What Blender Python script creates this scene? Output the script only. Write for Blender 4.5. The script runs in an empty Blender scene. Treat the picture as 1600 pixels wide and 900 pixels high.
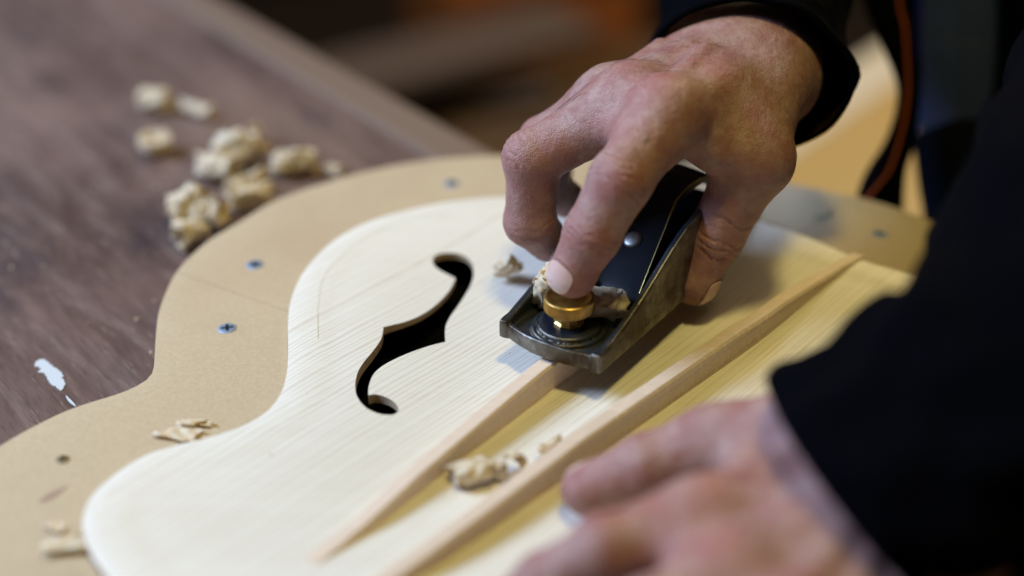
import bpy, bmesh, math, random
import numpy as np
import openvdb
from mathutils import Vector, Matrix, Euler, noise as mnoise
from mathutils.geometry import delaunay_2d_cdt
random.seed(7); rng = np.random.default_rng(11)
MM = 0.001
SC = bpy.context.scene
COL = SC.collection
R = math.radians

# ------------------------------------------------------------------ camera, world, lamps, exposure
cam_d = bpy.data.cameras.new("camera"); cam = bpy.data.objects.new("camera", cam_d); COL.objects.link(cam)
cam.location = (0.0, -0.54859, 0.35362)
cam.rotation_euler = (R(59), 0, 0)
cam_d.lens = 50; cam_d.sensor_width = 36; cam_d.clip_start = 0.02; cam_d.clip_end = 30
cam_d.dof.use_dof = True; cam_d.dof.focus_distance = 0.594; cam_d.dof.aperture_fstop = 2.1
SC.camera = cam
world = bpy.data.worlds.new("World"); SC.world = world; world.use_nodes = True
bgn = world.node_tree.nodes["Background"]; bgn.inputs[0].default_value = (1.0, 0.86, 0.72, 1); bgn.inputs[1].default_value = 0.025
def area(name, loc, to, size, power, col, sizey=None):
    l = bpy.data.lights.new(name, 'AREA'); l.energy = power; l.color = col; l.shape = 'RECTANGLE'
    l.size = size; l.size_y = sizey or size
    o = bpy.data.objects.new(name, l); COL.objects.link(o); o.location = loc
    o.rotation_euler = (Vector(to) - Vector(loc)).to_track_quat('-Z', 'Y').to_euler()
    return o
area("window_light", (-1.22, 0.14, 1.00), (0.0, 0.0, 0.03), 0.70, 48, (0.47, 0.64, 1.0), 0.6)
area("ceiling_lamp", (0.085, -0.22, 1.24), (0.0, 0.0, 0.0), 0.16, 7.2, (1.0, 0.86, 0.32))
area("background_fill", (0.9, 1.6, 0.9), (0.35, 0.95, -0.5), 0.4, 14, (1.0, 0.78, 0.45))  # unseen fill, its power set to brighten the crate and side table
SC.view_settings.view_transform = 'Standard'; SC.view_settings.look = 'None'
SC.view_settings.exposure = 0.0; SC.view_settings.gamma = 1.0
SC.render.engine = 'CYCLES'
SC.cycles.use_denoising = True
SC.cycles.max_bounces = 8

# ------------------------------------------------------------------ helpers
def empty(name, loc=(0, 0, 0), rz=0.0):
    o = bpy.data.objects.new(name, None); COL.objects.link(o); o.location = loc; o.rotation_euler = (0, 0, rz)
    o.empty_display_size = 0.01
    return o
def tag(o, label=None, cat=None, group=None, kind=None):
    if label: o['label'] = label
    if cat: o['category'] = cat
    if group: o['group'] = group
    if kind: o['kind'] = kind
    return o
def mk(name, verts, faces, mats, parent=None, smooth=True, midx=None):
    me = bpy.data.meshes.new(name); me.from_pydata([tuple(map(float, v)) for v in verts], [], [tuple(map(int, f)) for f in faces]); me.update()
    for m in (mats if isinstance(mats, (list, tuple)) else [mats]): me.materials.append(m)
    if smooth: me.polygons.foreach_set('use_smooth', [True] * len(me.polygons))
    if midx is not None: me.polygons.foreach_set('material_index', [int(i) for i in midx])
    o = bpy.data.objects.new(name, me); COL.objects.link(o)
    if parent: o.parent = parent
    return o
def fixn(o):
    bm = bmesh.new(); bm.from_mesh(o.data); bmesh.ops.recalc_face_normals(bm, faces=bm.faces); bm.to_mesh(o.data); bm.free(); return o
def sharp(o, ang=35):
    o.data.set_sharp_from_angle(angle=R(ang)); return o
def attr(o, name, vals):
    a = o.data.attributes.new(name, 'FLOAT', 'POINT'); a.data.foreach_set('value', np.asarray(vals, np.float32)); return o
def crom(pts, n=8, closed=True):
    p = np.array(pts, float); out = []; m = len(p)
    rngi = range(m) if closed else range(m - 1)
    for i in rngi:
        if closed: a, b, c, d = p[(i - 1) % m], p[i], p[(i + 1) % m], p[(i + 2) % m]
        else: a, b, c, d = p[max(i - 1, 0)], p[i], p[i + 1], p[min(i + 2, m - 1)]
        for k in range(n):
            t = k / n
            out.append(0.5 * ((2 * b) + (c - a) * t + (2 * a - 5 * b + 4 * c - d) * t * t + (3 * b - a - 3 * c + d) * t ** 3))
    if not closed: out.append(p[-1])
    return np.array(out)
def inside(poly, q):
    x, y = q[:, 0], q[:, 1]; r = np.zeros(len(q), bool); px, py = poly[:, 0], poly[:, 1]
    j = len(poly) - 1
    for i in range(len(poly)):
        c = ((py[i] > y) != (py[j] > y)) & (x < (px[j] - px[i]) * (y - py[i]) / (py[j] - py[i] + 1e-12) + px[i])
        r ^= c; j = i
    return r
def pdist(poly, q, closed=True):
    d = np.full(len(q), 1e9); m = len(poly)
    for i in range(m if closed else m - 1):
        a = poly[i]; b = poly[(i + 1) % m]; ab = b - a; t = np.clip(((q - a) @ ab) / (ab @ ab + 1e-12), 0, 1)
        e = q - a - t[:, None] * ab; d = np.minimum(d, np.sqrt((e * e).sum(1)))
    return d
def sstep(x): x = np.clip(x, 0, 1); return x * x * (3 - 2 * x)
def resample(poly, step, closed=True):
    p = np.vstack([poly, poly[:1]]) if closed else poly
    s = np.r_[0, np.cumsum(np.linalg.norm(np.diff(p, axis=0), axis=1))]; n = max(3, int(s[-1] / step))
    t = np.linspace(0, s[-1], n + 1)[:(-1 if closed else None)]
    return np.c_[np.interp(t, s, p[:, 0]), np.interp(t, s, p[:, 1])]
def tris(loops, pts, keep):
    """constrained triangulation of closed loops plus loose points; keeps the triangles whose centre passes keep"""
    V = []; E = []
    for l in loops:
        s = len(V); V += [Vector(map(float, p)) for p in l]; E += [(s + i, s + (i + 1) % len(l)) for i in range(len(l))]
    V += [Vector(map(float, p)) for p in pts]
    ov, oe, of, *_ = delaunay_2d_cdt(V, E, [], 0, 1e-6)
    v = np.array([(a.x, a.y) for a in ov]); f = np.array(of); c = v[f].mean(1); k = keep(c); f = f[k]
    used = np.unique(f); mp = -np.ones(len(v), int); mp[used] = np.arange(len(used))
    return v[used], mp[f]
def slab(name, v2, f, ztop, zbot, mats, parent=None, ang=40):
    """a sheet (v2, f) given thickness; ztop and zbot are arrays; wall faces take the second material"""
    n = len(v2); V = np.vstack([np.c_[v2, ztop], np.c_[v2, zbot]]) * MM
    ed = {}
    for t in f:
        for a, b in ((t[0], t[1]), (t[1], t[2]), (t[2], t[0])): ed[(a, b)] = 1
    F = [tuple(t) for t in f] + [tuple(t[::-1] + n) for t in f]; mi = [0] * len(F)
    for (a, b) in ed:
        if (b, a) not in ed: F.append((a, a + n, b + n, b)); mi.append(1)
    o = mk(name, V, F, mats, parent, True, mi); fixn(o); return sharp(o, ang)
def tube(path, rad, n=16, squash=None, cap=True):
    """ring loft along a 3-D path; rad is a list of (ra, rb) or numbers"""
    path = np.array(path, float); V = []; F = []; m = len(path); up = np.array([0, 0, 1.0])
    for i in range(m):
        t = path[min(i + 1, m - 1)] - path[max(i - 1, 0)]; t /= np.linalg.norm(t)
        s = np.cross(t, up); s = s / (np.linalg.norm(s) + 1e-9); u = np.cross(s, t)
        ra, rb = rad[i] if isinstance(rad[i], (tuple, list)) else (rad[i], rad[i])
        for k in range(n):
            a = 2 * math.pi * k / n; V.append(path[i] + s * math.cos(a) * ra + u * math.sin(a) * rb)
    for i in range(m - 1):
        for k in range(n):
            F.append((i * n + k, i * n + (k + 1) % n, (i + 1) * n + (k + 1) % n, (i + 1) * n + k))
    if cap: F.append(tuple(range(n))[::-1]); F.append(tuple((m - 1) * n + k for k in range(n)))
    return np.array(V), F
def lathe(prof, n=48, knurl=None):
    V = []; F = []; m = len(prof)
    for i, (r, z) in enumerate(prof):
        for k in range(n):
            a = 2 * math.pi * k / n; rr = r
            if knurl and knurl[0] <= i <= knurl[1] and k % 2: rr = r - knurl[2]
            V.append((rr * math.cos(a), rr * math.sin(a), z))
    for i in range(m - 1):
        for k in range(n): F.append((i * n + k, i * n + (k + 1) % n, (i + 1) * n + (k + 1) % n, (i + 1) * n + k))
    F.append(tuple(range(n))[::-1]); F.append(tuple((m - 1) * n + k for k in range(n)))
    return np.array(V), F
def box(name, size, m, parent=None, loc=(0, 0, 0), rot=(0, 0, 0), bev=0.002):
    bm = bmesh.new(); bmesh.ops.create_cube(bm, size=1); bmesh.ops.scale(bm, vec=size, verts=bm.verts)
    if bev: bmesh.ops.bevel(bm, geom=bm.edges[:], offset=bev, segments=2, affect='EDGES', profile=0.5)
    me = bpy.data.meshes.new(name); bm.to_mesh(me); bm.free(); me.materials.append(m)
    o = bpy.data.objects.new(name, me); COL.objects.link(o); o.location = loc; o.rotation_euler = rot
    if parent: o.parent = parent
    return o

# signed-distance modelling: round cones and blends, meshed on a grid (mm)
def rcone(P, a, b, ra, rb):
    a = np.asarray(a, np.float32); b = np.asarray(b, np.float32); ba = b - a; L2 = float(ba @ ba) + 1e-9
    pa = P - a; t = np.clip((pa @ ba) / L2, 0, 1); e = pa - t[:, None] * ba
    return np.sqrt((e * e).sum(1)) - (ra + (rb - ra) * t)
def smin(a, b, k):
    h = np.maximum(k - np.abs(a - b), 0) / k; return np.minimum(a, b) - h * h * k * 0.25
def smax(a, b, k): return -smin(-a, -b, k)
def sdf_mesh(f, lo, hi, vox):
    lo = np.array(lo, float); n = np.ceil((np.array(hi) - lo) / vox).astype(int) // 4 * 4 + 8
    cx = [lo[i] + vox * 4 * np.arange(n[i] // 4 + 1) for i in range(3)]
    G = np.stack(np.meshgrid(*cx, indexing='ij'), -1).reshape(-1, 3).astype(np.float32)
    D = f(G).reshape([len(c) for c in cx])
    near = np.abs(D) < vox * 4 * 1.9
    full = np.repeat(np.repeat(np.repeat(D[:-1, :-1, :-1], 4, 0), 4, 1), 4, 2).astype(np.float32)
    mask = near[:-1, :-1, :-1].copy()
    for dx in (0, 1):
        for dy in (0, 1):
            for dz in (0, 1):
                s = [slice(d, None if d else -1) for d in (dx, dy, dz)]; mask |= near[tuple(s)]
    idx = np.argwhere(np.repeat(np.repeat(np.repeat(mask, 4, 0), 4, 1), 4, 2))
    out = np.empty(len(idx), np.float32)
    for s in range(0, len(idx), 400000):
        out[s:s + 400000] = f((lo + idx[s:s + 400000] * vox).astype(np.float32))
    full[tuple(idx.T)] = out
    full = np.clip(full, -6 * vox, 6 * vox)
    g = openvdb.FloatGrid(float(6 * vox)); g.copyFromArray(np.ascontiguousarray(full))
    pts, quads = g.convertToQuads(isovalue=0.0)
    return np.asarray(pts) * vox + lo, np.asarray(quads)
def vnormals(o):
    n = np.empty(len(o.data.vertices) * 3, np.float32); o.data.vertices.foreach_get('normal', n); return n.reshape(-1, 3)

# ------------------------------------------------------------------ materials
def mat(name, **kw):
    m = bpy.data.materials.new(name); m.use_nodes = True; b = m.node_tree.nodes['Principled BSDF']
    for k, v in kw.items():
        if k in b.inputs: b.inputs[k].default_value = (*v, 1) if isinstance(v, tuple) and len(v) == 3 and b.inputs[k].type == 'RGBA' else v
    return m
class NB:
    def __init__(s, m): s.t = m.node_tree; s.b = s.t.nodes['Principled BSDF']
    def n(s, typ, **kw):
        x = s.t.nodes.new(typ)
        for k, v in kw.items():
            if k in x.inputs.keys():
                if hasattr(v, 'is_linked') : s.t.links.new(v, x.inputs[k])
                else: x.inputs[k].default_value = v
            else: setattr(x, k, v)
        return x
    def l(s, a, b): s.t.links.new(a, b)
    def coord(s, rot=(0, 0, 0), scale=(1, 1, 1), loc=(0, 0, 0)):
        c = s.n('ShaderNodeTexCoord'); mp = s.n('ShaderNodeMapping'); mp.inputs['Rotation'].default_value = rot; mp.inputs['Scale'].default_value = scale; mp.inputs['Location'].default_value = loc
        s.l(c.outputs['Object'], mp.inputs['Vector']); return mp.outputs[0]
    def noise(s, vec, scale, detail=3, rough=0.55, dist=0.0):
        x = s.n('ShaderNodeTexNoise'); s.l(vec, x.inputs['Vector']); x.inputs['Scale'].default_value = scale; x.inputs['Detail'].default_value = detail
        x.inputs['Roughness'].default_value = rough; x.inputs['Distortion'].default_value = dist; return x.outputs[0]
    def ramp(s, fac, stops):
        x = s.n('ShaderNodeValToRGB'); e = x.color_ramp.elements
        while len(e) < len(stops): e.new(0.5)
        for i, (p, c) in enumerate(stops):
            e[i].position = p; e[i].color = (*c, 1) if isinstance(c, tuple) else (c, c, c, 1)
        s.l(fac, x.inputs[0]); return x.outputs[0]
    def mix(s, fac, a, b, mode='MIX'):
        x = s.n('ShaderNodeMix', data_type='RGBA', blend_type=mode); x.inputs[0].default_value = fac if not hasattr(fac, 'is_linked') else 0
        if hasattr(fac, 'is_linked'): s.l(fac, x.inputs[0])
        for i, v in ((6, a), (7, b)):
            if hasattr(v, 'is_linked'): s.l(v, x.inputs[i])
            else: x.inputs[i].default_value = (*v, 1)
        return x.outputs[2]
    def math(s, op, a, b=0.5):
        x = s.n('ShaderNodeMath', operation=op)
        for i, v in enumerate((a, b)):
            if hasattr(v, 'is_linked'): s.l(v, x.inputs[i])
            else: x.inputs[i].default_value = v
        return x.outputs[0]
    def attr(s, name):
        x = s.n('ShaderNodeAttribute', attribute_name=name); return x.outputs['Fac']
    def bump(s, h, strength, dist, prev=None):
        x = s.n('ShaderNodeBump'); x.inputs['Strength'].default_value = strength; x.inputs['Distance'].default_value = dist; s.l(h, x.inputs['Height'])
        if prev is not None: s.l(prev, x.inputs['Normal'])
        return x.outputs[0]
    def set(s, **kw):
        for k, v in kw.items():
            k = k.replace('_', ' ')
            if hasattr(v, 'is_linked'): s.l(v, s.b.inputs[k])
            else: s.b.inputs[k].default_value = v

def wood_mat(name, ang, light, dark, spacing, rough=0.45, fig=0.5, contrast=(0.45, 0.72), spec=0.4, bump=0.15, fleck=0.0):
    """long grain: annual lines across the grain, a slow drift of tone and fine pores along it"""
    m = mat(name); k = NB(m); v = k.coord((0, 0, -ang))
    warp = k.noise(k.coord((0, 0, -ang), (6, 25, 6)), 1.0, 2)
    sx = k.n('ShaderNodeSeparateXYZ'); k.l(v, sx.inputs[0])
    y = k.math('ADD', k.math('MULTIPLY', sx.outputs[1], 1.0 / spacing), k.math('MULTIPLY', warp, 0.9))
    y = k.math('ADD', y, k.math('MULTIPLY', sx.outputs[2], 0.35 / spacing))
    n1 = k.n('ShaderNodeTexNoise', noise_dimensions='1D'); k.l(k.math('MULTIPLY', y, 0.37), n1.inputs['W']); n1.inputs['Scale'].default_value = 1.0; n1.inputs['Detail'].default_value = 1.0
    y2 = k.math('ADD', y, k.math('MULTIPLY', n1.outputs[0], 2.6))
    saw = k.ramp(k.math('FRACT', y2), [(0.0, 0.05), (0.50, 0.0), (0.74, 0.6), (0.86, 1.0), (0.96, 0.3), (1.0, 0.05)])
    lines = k.math('MULTIPLY', saw, k.ramp(k.noise(k.coord((0, 0, -ang), (2.5, 90, 20)), 1.0, 2), [(0.25, 0.35), (0.7, 1.0)]))
    fibre = k.noise(k.coord((0, 0, -ang), (45, 1400, 900)), 1.0, 2)
    tone = k.noise(k.coord((0, 0, -ang), (5, 30, 9)), 1.0, 3)
    c = k.mix(k.math('MULTIPLY', lines, fig), light, dark)
    c = k.mix(k.math('MULTIPLY', k.ramp(fibre, [(0.4, 0.0), (0.75, 1.0)]), 0.16), c, dark)
    c = k.mix(k.math('MULTIPLY', k.ramp(tone, [(0.35, 0.0), (0.75, 1.0)]), 0.22), c, tuple(0.5 * (a + b) for a, b in zip(light, dark)))
    if fleck:
        fl = k.noise(k.coord((0, 0, -ang), (160, 700, 300)), 1.0, 1); c = k.mix(k.math('MULTIPLY', k.ramp(fl, [(0.58, 0.0), (0.64, 1.0)]), fleck), c, tuple(a * 1.1 for a in light))
    k.set(Base_Color=c, Roughness=k.ramp(fibre, [(0.2, rough - 0.08), (0.8, rough + 0.1)]), Normal=k.bump(k.math('ADD', fibre, k.math('MULTIPLY', lines, 0.5)), bump, 0.0003))
    m.node_tree.nodes['Principled BSDF'].inputs['Specular IOR Level'].default_value = spec
    return m
GR = R(50)
M = {}
M['spruce'] = wood_mat('spruce', GR, (0.78, 0.72, 0.60), (0.56, 0.42, 0.30), 0.0025, rough=0.42, fig=0.80, contrast=(0.48, 0.70), spec=0.55)
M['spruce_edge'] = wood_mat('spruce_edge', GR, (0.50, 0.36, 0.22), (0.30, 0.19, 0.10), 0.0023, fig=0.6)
M['bar_wood'] = wood_mat('bar_spruce', R(52), (0.74, 0.58, 0.44), (0.52, 0.35, 0.23), 0.0012, rough=0.5, fig=0.45, fleck=0.5)
M['bar_wood_b'] = wood_mat('bar_spruce_quarter', R(47.5), (0.70, 0.54, 0.40), (0.44, 0.29, 0.18), 0.0010, rough=0.5, fig=0.55, fleck=0.7)
def mdf():
    m = mat('fibreboard'); k = NB(m)
    a = k.noise(k.coord(), 650, 4, 0.75); b = k.noise(k.coord(), 9, 4); sm = k.noise(k.coord(), 2600, 1)
    c = k.mix(a, (0.38, 0.275, 0.155), (0.60, 0.465, 0.295)); c = k.mix(k.math('MULTIPLY', k.ramp(b, [(0.45, 0.0), (0.75, 1.0)]), 0.55), c, (0.37, 0.25, 0.145))
    c = k.mix(k.math('MULTIPLY', k.ramp(sm, [(0.62, 0.0), (0.7, 1.0)]), 0.35), c, (0.22, 0.14, 0.08))
    k.b.inputs['Specular IOR Level'].default_value = 0.25
    k.set(Base_Color=c, Roughness=0.75, Normal=k.bump(a, 0.2, 0.0003)); return m
M['mdf'] = mdf(); 
M['mdf_edge'] = mat('fibreboard_edge', **{'Base Color': (0.30, 0.20, 0.12), 'Roughness': 0.8})
def benchwood():
    m = mat('bench_wood'); k = NB(m)
    g = k.noise(k.coord((0, 0, 0), (12, 85, 85)), 1.0, 5, 0.6, 0.6); big = k.noise(k.coord((0, 0, 0), (5, 13, 5)), 1.0, 5, 0.65); fine = k.noise(k.coord((0, 0, 0), (90, 1500, 900)), 1.0, 3, 0.7)
    scuff = k.noise(k.coord((0, 0, 0), (60, 700, 300)), 1.0, 2, 0.6)
    c = k.ramp(g, [(0.25, (0.045, 0.023, 0.016)), (0.5, (0.11, 0.064, 0.051)), (0.75, (0.19, 0.125, 0.10))])
    c = k.mix(k.math('MULTIPLY', k.ramp(big, [(0.40, 0.0), (0.62, 1.0)]), 0.85), c, (0.215, 0.135, 0.10))
    c = k.mix(k.math('MULTIPLY', k.ramp(fine, [(0.52, 0.0), (0.66, 1.0)]), 0.45), c, (0.03, 0.017, 0.013))
    st_ = k.noise(k.coord((0, 0, 0), (7, 20, 7), (2, 1, 0)), 1.0, 4, 0.7)
    c = k.mix(k.math('MULTIPLY', k.ramp(st_, [(0.54, 0.0), (0.66, 1.0)]), 0.6), c, (0.045, 0.03, 0.032))
    c = k.mix(k.math('MULTIPLY', k.ramp(scuff, [(0.64, 0.0), (0.74, 1.0)]), 0.5), c, (0.34, 0.27, 0.20))
    k.set(Base_Color=c, Roughness=k.ramp(g, [(0.3, 0.33), (0.7, 0.47)]), Normal=k.bump(k.math('ADD', fine, g), 0.25, 0.0005)); return m
M['bench'] = benchwood()
M['bench_edge'] = wood_mat('bench_edging_wood', 0, (0.21, 0.14, 0.095), (0.11, 0.066, 0.045), 0.006, rough=0.45)
M['paint'] = mat('dried_white_paint', **{'Base Color': (0.52, 0.53, 0.52), 'Roughness': 0.75})
M['screw'] = mat('zinc_screw', **{'Base Color': (0.26, 0.32, 0.41), 'Metallic': 0.45, 'Roughness': 0.5})
M['rust'] = mat('rusty_screw', **{'Base Color': (0.27, 0.18, 0.08), 'Metallic': 0.2, 'Roughness': 0.6})
M['recess'] = mat('screw_recess', **{'Base Color': (0.012, 0.012, 0.014), 'Metallic': 0.6, 'Roughness': 0.6})
def steel():
    m = mat('plane_casting'); k = NB(m); j = k.attr('japan')
    n = k.noise(k.coord(), 160, 5, 0.65); d = k.noise(k.coord(), 42, 4, 0.6); sp = k.noise(k.coord(), 900, 2)
    st = k.ramp(n, [(0.3, (0.075, 0.066, 0.053)), (0.55, (0.18, 0.16, 0.13)), (0.75, (0.31, 0.285, 0.245))])
    st = k.mix(k.ramp(d, [(0.53, 0.0), (0.62, 0.85)]), st, (0.055, 0.034, 0.020))
    jp = k.mix(k.ramp(d, [(0.45, 0.0), (0.68, 0.5)]), (0.006, 0.010, 0.019), (0.05, 0.045, 0.028))
    chip = k.ramp(k.math('ADD', j, k.math('MULTIPLY', k.math('SUBTRACT', n, 0.5), 0.9)), [(0.44, 0.0), (0.53, 1.0)])
    k.set(Base_Color=k.mix(chip, st, jp), Metallic=k.ramp(chip, [(0, 0.85), (1, 0.0)]), Roughness=k.ramp(chip, [(0, 0.46), (1, 0.30)]), Normal=k.bump(sp, 0.10, 0.0002)); return m
M['casting'] = steel()
def brass():
    m = mat('brass'); k = NB(m); n = k.noise(k.coord(), 220, 3)
    k.set(Base_Color=k.ramp(n, [(0.35, (0.34, 0.205, 0.055)), (0.65, (0.54, 0.35, 0.11))]), Metallic=1.0, Roughness=k.ramp(n, [(0.3, 0.32), (0.7, 0.46)])); return m
M['brass'] = brass()
M['black'] = mat('black_japanning', **{'Base Color': (0.008, 0.010, 0.014), 'Roughness': 0.32, 'Specular IOR Level': 0.22})
M['blade'] = mat('blade_steel', **{'Base Color': (0.09, 0.11, 0.16), 'Metallic': 0.9, 'Roughness': 0.3})
M['bright'] = mat('bright_steel', **{'Base Color': (0.30, 0.30, 0.29), 'Metallic': 1.0, 'Roughness': 0.4})
M['worn'] = mat('worn_brassy_edge', **{'Base Color': (0.62, 0.50, 0.17), 'Metallic': 0.9, 'Roughness': 0.35})
def shav():
    m = mat('wood_shaving'); k = NB(m)
    n = k.noise(k.coord((0.4, 0.3, 0), (300, 60, 300)), 1.0, 3); b = k.noise(k.coord(), 70, 2)
    c = k.ramp(n, [(0.3, (0.84, 0.66, 0.41)), (0.5, (0.92, 0.80, 0.58)), (0.7, (0.94, 0.88, 0.71))]); c = k.mix(k.math('MULTIPLY', b, 0.35), c, (0.74, 0.53, 0.29))
    tr = k.n('ShaderNodeBsdfTranslucent'); k.l(c, tr.inputs[0]); mx = k.n('ShaderNodeMixShader'); mx.inputs[0].default_value = 0.42
    k.set(Base_Color=c, Roughness=0.5); k.l(k.b.outputs[0], mx.inputs[1]); k.l(tr.outputs[0], mx.inputs[2]); k.l(mx.outputs[0], k.t.nodes['Material Output'].inputs[0]); return m
M['shaving'] = shav()
def skin():
    m = mat('skin'); k = NB(m)
    red = k.attr('red'); dirt = k.attr('dirt')
    blot = k.noise(k.coord(), 95, 4, 0.6); pore = k.noise(k.coord(), 1500, 3, 0.7); vor = k.n('ShaderNodeTexVoronoi', feature='DISTANCE_TO_EDGE'); k.l(k.coord(), vor.inputs['Vector']); vor.inputs['Scale'].default_value = 900
    ln = k.noise(k.coord((0.3, 0.2, 0.9), (500, 1700, 700)), 1.0, 3, 0.6); frk = k.noise(k.coord(), 420, 2, 0.5)
    fine = k.noise(k.coord(), 260, 3, 0.65)
    c = k.mix(k.ramp(blot, [(0.36, 0.0), (0.64, 1.0)]), (0.385, 0.235, 0.188), (0.315, 0.14, 0.112))
    c = k.mix(k.math('MULTIPLY', k.ramp(fine, [(0.42, 0.0), (0.68, 1.0)]), 0.45), c, (0.25, 0.105, 0.085))
    c = k.mix(k.math('MULTIPLY', red, 0.9), c, (0.36, 0.098, 0.08))
    c = k.mix(k.math('MULTIPLY', k.ramp(frk, [(0.60, 0.0), (0.70, 1.0)]), 0.35), c, (0.20, 0.095, 0.06))
    c = k.mix(k.math('MULTIPLY', k.attr('fold'), 0.55), c, (0.24, 0.085, 0.06))  # creases tinted darker: their shade is put into the skin colour
    c = k.mix(dirt, c, (0.10, 0.06, 0.045))
    h = k.math('ADD', k.math('MULTIPLY', k.ramp(vor.outputs['Distance'], [(0.0, 0.0), (0.25, 1.0)]), 0.5), k.math('ADD', k.math('MULTIPLY', fine, 1.6), ln))
    k.set(Base_Color=c, Roughness=k.ramp(pore, [(0.3, 0.40), (0.7, 0.56)]), Normal=k.bump(h, 0.42, 0.0006))
    b = k.b; b.inputs['Subsurface Weight'].default_value = 0.05; b.inputs['Subsurface Radius'].default_value = (1.0, 0.35, 0.2); b.inputs['Subsurface Scale'].default_value = 0.0025; b.inputs['Specular IOR Level'].default_value = 0.42
    return m
M['skin'] = skin()
def nailm():
    m = mat('fingernail'); k = NB(m); n = k.noise(k.coord(), 260, 2); tip = k.attr('tip')
    c = k.mix(n, (0.66, 0.47, 0.41), (0.60, 0.37, 0.315)); c = k.mix(tip, c, (0.74, 0.66, 0.52))
    k.set(Base_Color=c, Roughness=0.26); k.b.inputs['Coat Weight'].default_value = 0.25; return m
M['nail'] = nailm()
M['hair'] = mat('body_hair', **{'Base Color': (0.045, 0.025, 0.016), 'Roughness': 0.5})
def cloth(name, a, b, sc=1400):
    m = mat(name); k = NB(m); n = k.noise(k.coord(), 60, 4); w = k.noise(k.coord(), sc, 2, 0.7)
    k.set(Base_Color=k.mix(n, a, b), Roughness=0.92, Normal=k.bump(w, 0.5, 0.0006)); k.b.inputs['Specular IOR Level'].default_value = 0.03; return m
M['jacket'] = cloth('black_jacket_cloth', (0.0006, 0.0007, 0.0014), (0.0012, 0.0013, 0.0024))
M['lining'] = cloth('dark_lining', (0.012, 0.004, 0.003), (0.018, 0.006, 0.004))
M['trouser'] = cloth('dark_trouser_cloth', (0.0016, 0.002, 0.0045), (0.003, 0.004, 0.009))
M['orange'] = cloth('orange_piping', (0.26, 0.060, 0.016), (0.20, 0.045, 0.012))
M['blue'] = cloth('blue_cotton', (0.008, 0.010, 0.10), (0.012, 0.015, 0.14))
def plaid():
    m = mat('plaid_cotton'); k = NB(m); v = k.coord(); s = k.n('ShaderNodeSeparateXYZ'); k.l(v, s.inputs[0])
    def band(o, period, w, off):
        f = k.math('FRACT', k.math('ADD', k.math('MULTIPLY', o, 1 / period), off)); return k.math('LESS_THAN', f, w)
    c = k.mix(k.math('MULTIPLY', band(s.outputs[0], 0.045, 0.55, 0.1), 0.5), (0.007, 0.010, 0.048), (0.018, 0.028, 0.11))
    c = k.mix(k.math('MULTIPLY', band(s.outputs[2], 0.045, 0.5, 0.2), 0.5), c, (0.005, 0.011, 0.042))
    c = k.mix(k.math('MULTIPLY', band(s.outputs[2], 0.045, 0.06, 0.55), 0.7), c, (0.012, 0.022, 0.020))
    tw = k.math('LESS_THAN', k.math('FRACT', k.math('MULTIPLY', k.math('ADD', s.outputs[0], s.outputs[2]), 620)), 0.4)
    c = k.mix(k.math('MULTIPLY', tw, 0.6), c, (0.05, 0.07, 0.14))
    k.set(Base_Color=c, Roughness=0.9); k.b.inputs['Specular IOR Level'].default_value = 0.15; return m
M['plaid'] = plaid()
M['floor'] = wood_mat('floor_boards', R(20), (0.055, 0.032, 0.016), (0.022, 0.013, 0.008), 0.03, rough=0.6)
M['ply'] = wood_mat('pale_plywood', R(25), (0.52, 0.33, 0.105), (0.43, 0.26, 0.08), 0.02, rough=0.5, fig=0.25)
M['ply_edge'] = mat('pale_edge', **{'Base Color': (0.66, 0.57, 0.42), 'Roughness': 0.5})
M['greyboard'] = wood_mat('weathered_board', R(10), (0.13, 0.085, 0.06), (0.085, 0.05, 0.034), 0.02, rough=0.6)
M['brownboard'] = wood_mat('brown_board', R(10), (0.12, 0.066, 0.028), (0.06, 0.032, 0.015), 0.02, rough=0.6)
M['orangebox'] = mat('orange_plastic', **{'Base Color': (0.36, 0.095, 0.012), 'Roughness': 0.6})
M['darkgreen'] = mat('dark_green_metal', **{'Base Color': (0.008, 0.014, 0.011), 'Roughness': 0.5})

# ------------------------------------------------------------------ room: floor
fl = mk('floor', [(-3, -1.5, -0.9), (4, -1.5, -0.9), (4, 5, -0.9), (-3, 5, -0.9)], [(0, 1, 2, 3)], M['floor'], smooth=False); fl['kind'] = 'structure'

# ------------------------------------------------------------------ workbench
e1 = Vector((-209.7, 447.1, 0.0)) * MM; e2 = Vector((-14.8, 198.0, 0.0)) * MM
ed = (e2 - e1).normalized(); BA = math.atan2(ed.y, ed.x)
bench = empty('workbench', (e2.x, e2.y, 0), BA)
tag(bench, 'worn dark brown wooden workbench top under the guitar board', 'workbench')
# local x runs along the edge, local -y is the bench side
L0, L1, BW, EW = -1.5, 0.42, 0.95, 0.034
box('top', (L1 - L0, BW - EW, 0.05), M['bench'], bench, ((L0 + L1) / 2, -EW - (BW - EW) / 2, -0.025), bev=0.002)
box('edging', (L1 - L0, EW - 0.001, 0.05), M['bench_edge'], bench, ((L0 + L1) / 2, -EW / 2 + 0.0005, -0.0245), bev=0.004)
for x in (L0 + 0.08, L1 - 0.08):
    for y in (-0.09, -BW + 0.09): box('leg', (0.09, 0.09, 0.85), M['bench'], bench, (x, y, -0.4755), bev=0.003)
sp = crom([(-211.2, -24.1), (-209.2, -22.0), (-206.0, -24.6), (-202.6, -27.6), (-199.3, -31.1), (-196.3, -35.1), (-196.3, -37.1), (-193.6, -41.9), (-194.1, -46.2), (-196.8, -44.3), (-199.9, -41.4), (-203.3, -36.1), (-205.5, -33.1), (-207.9, -32.6), (-207.9, -29.6), (-210.8, -27.6)], 4)
c0 = sp.mean(0); bi = bench.matrix_basis.inverted()
sp = sp + rng.normal(0, 0.25, sp.shape)
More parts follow.
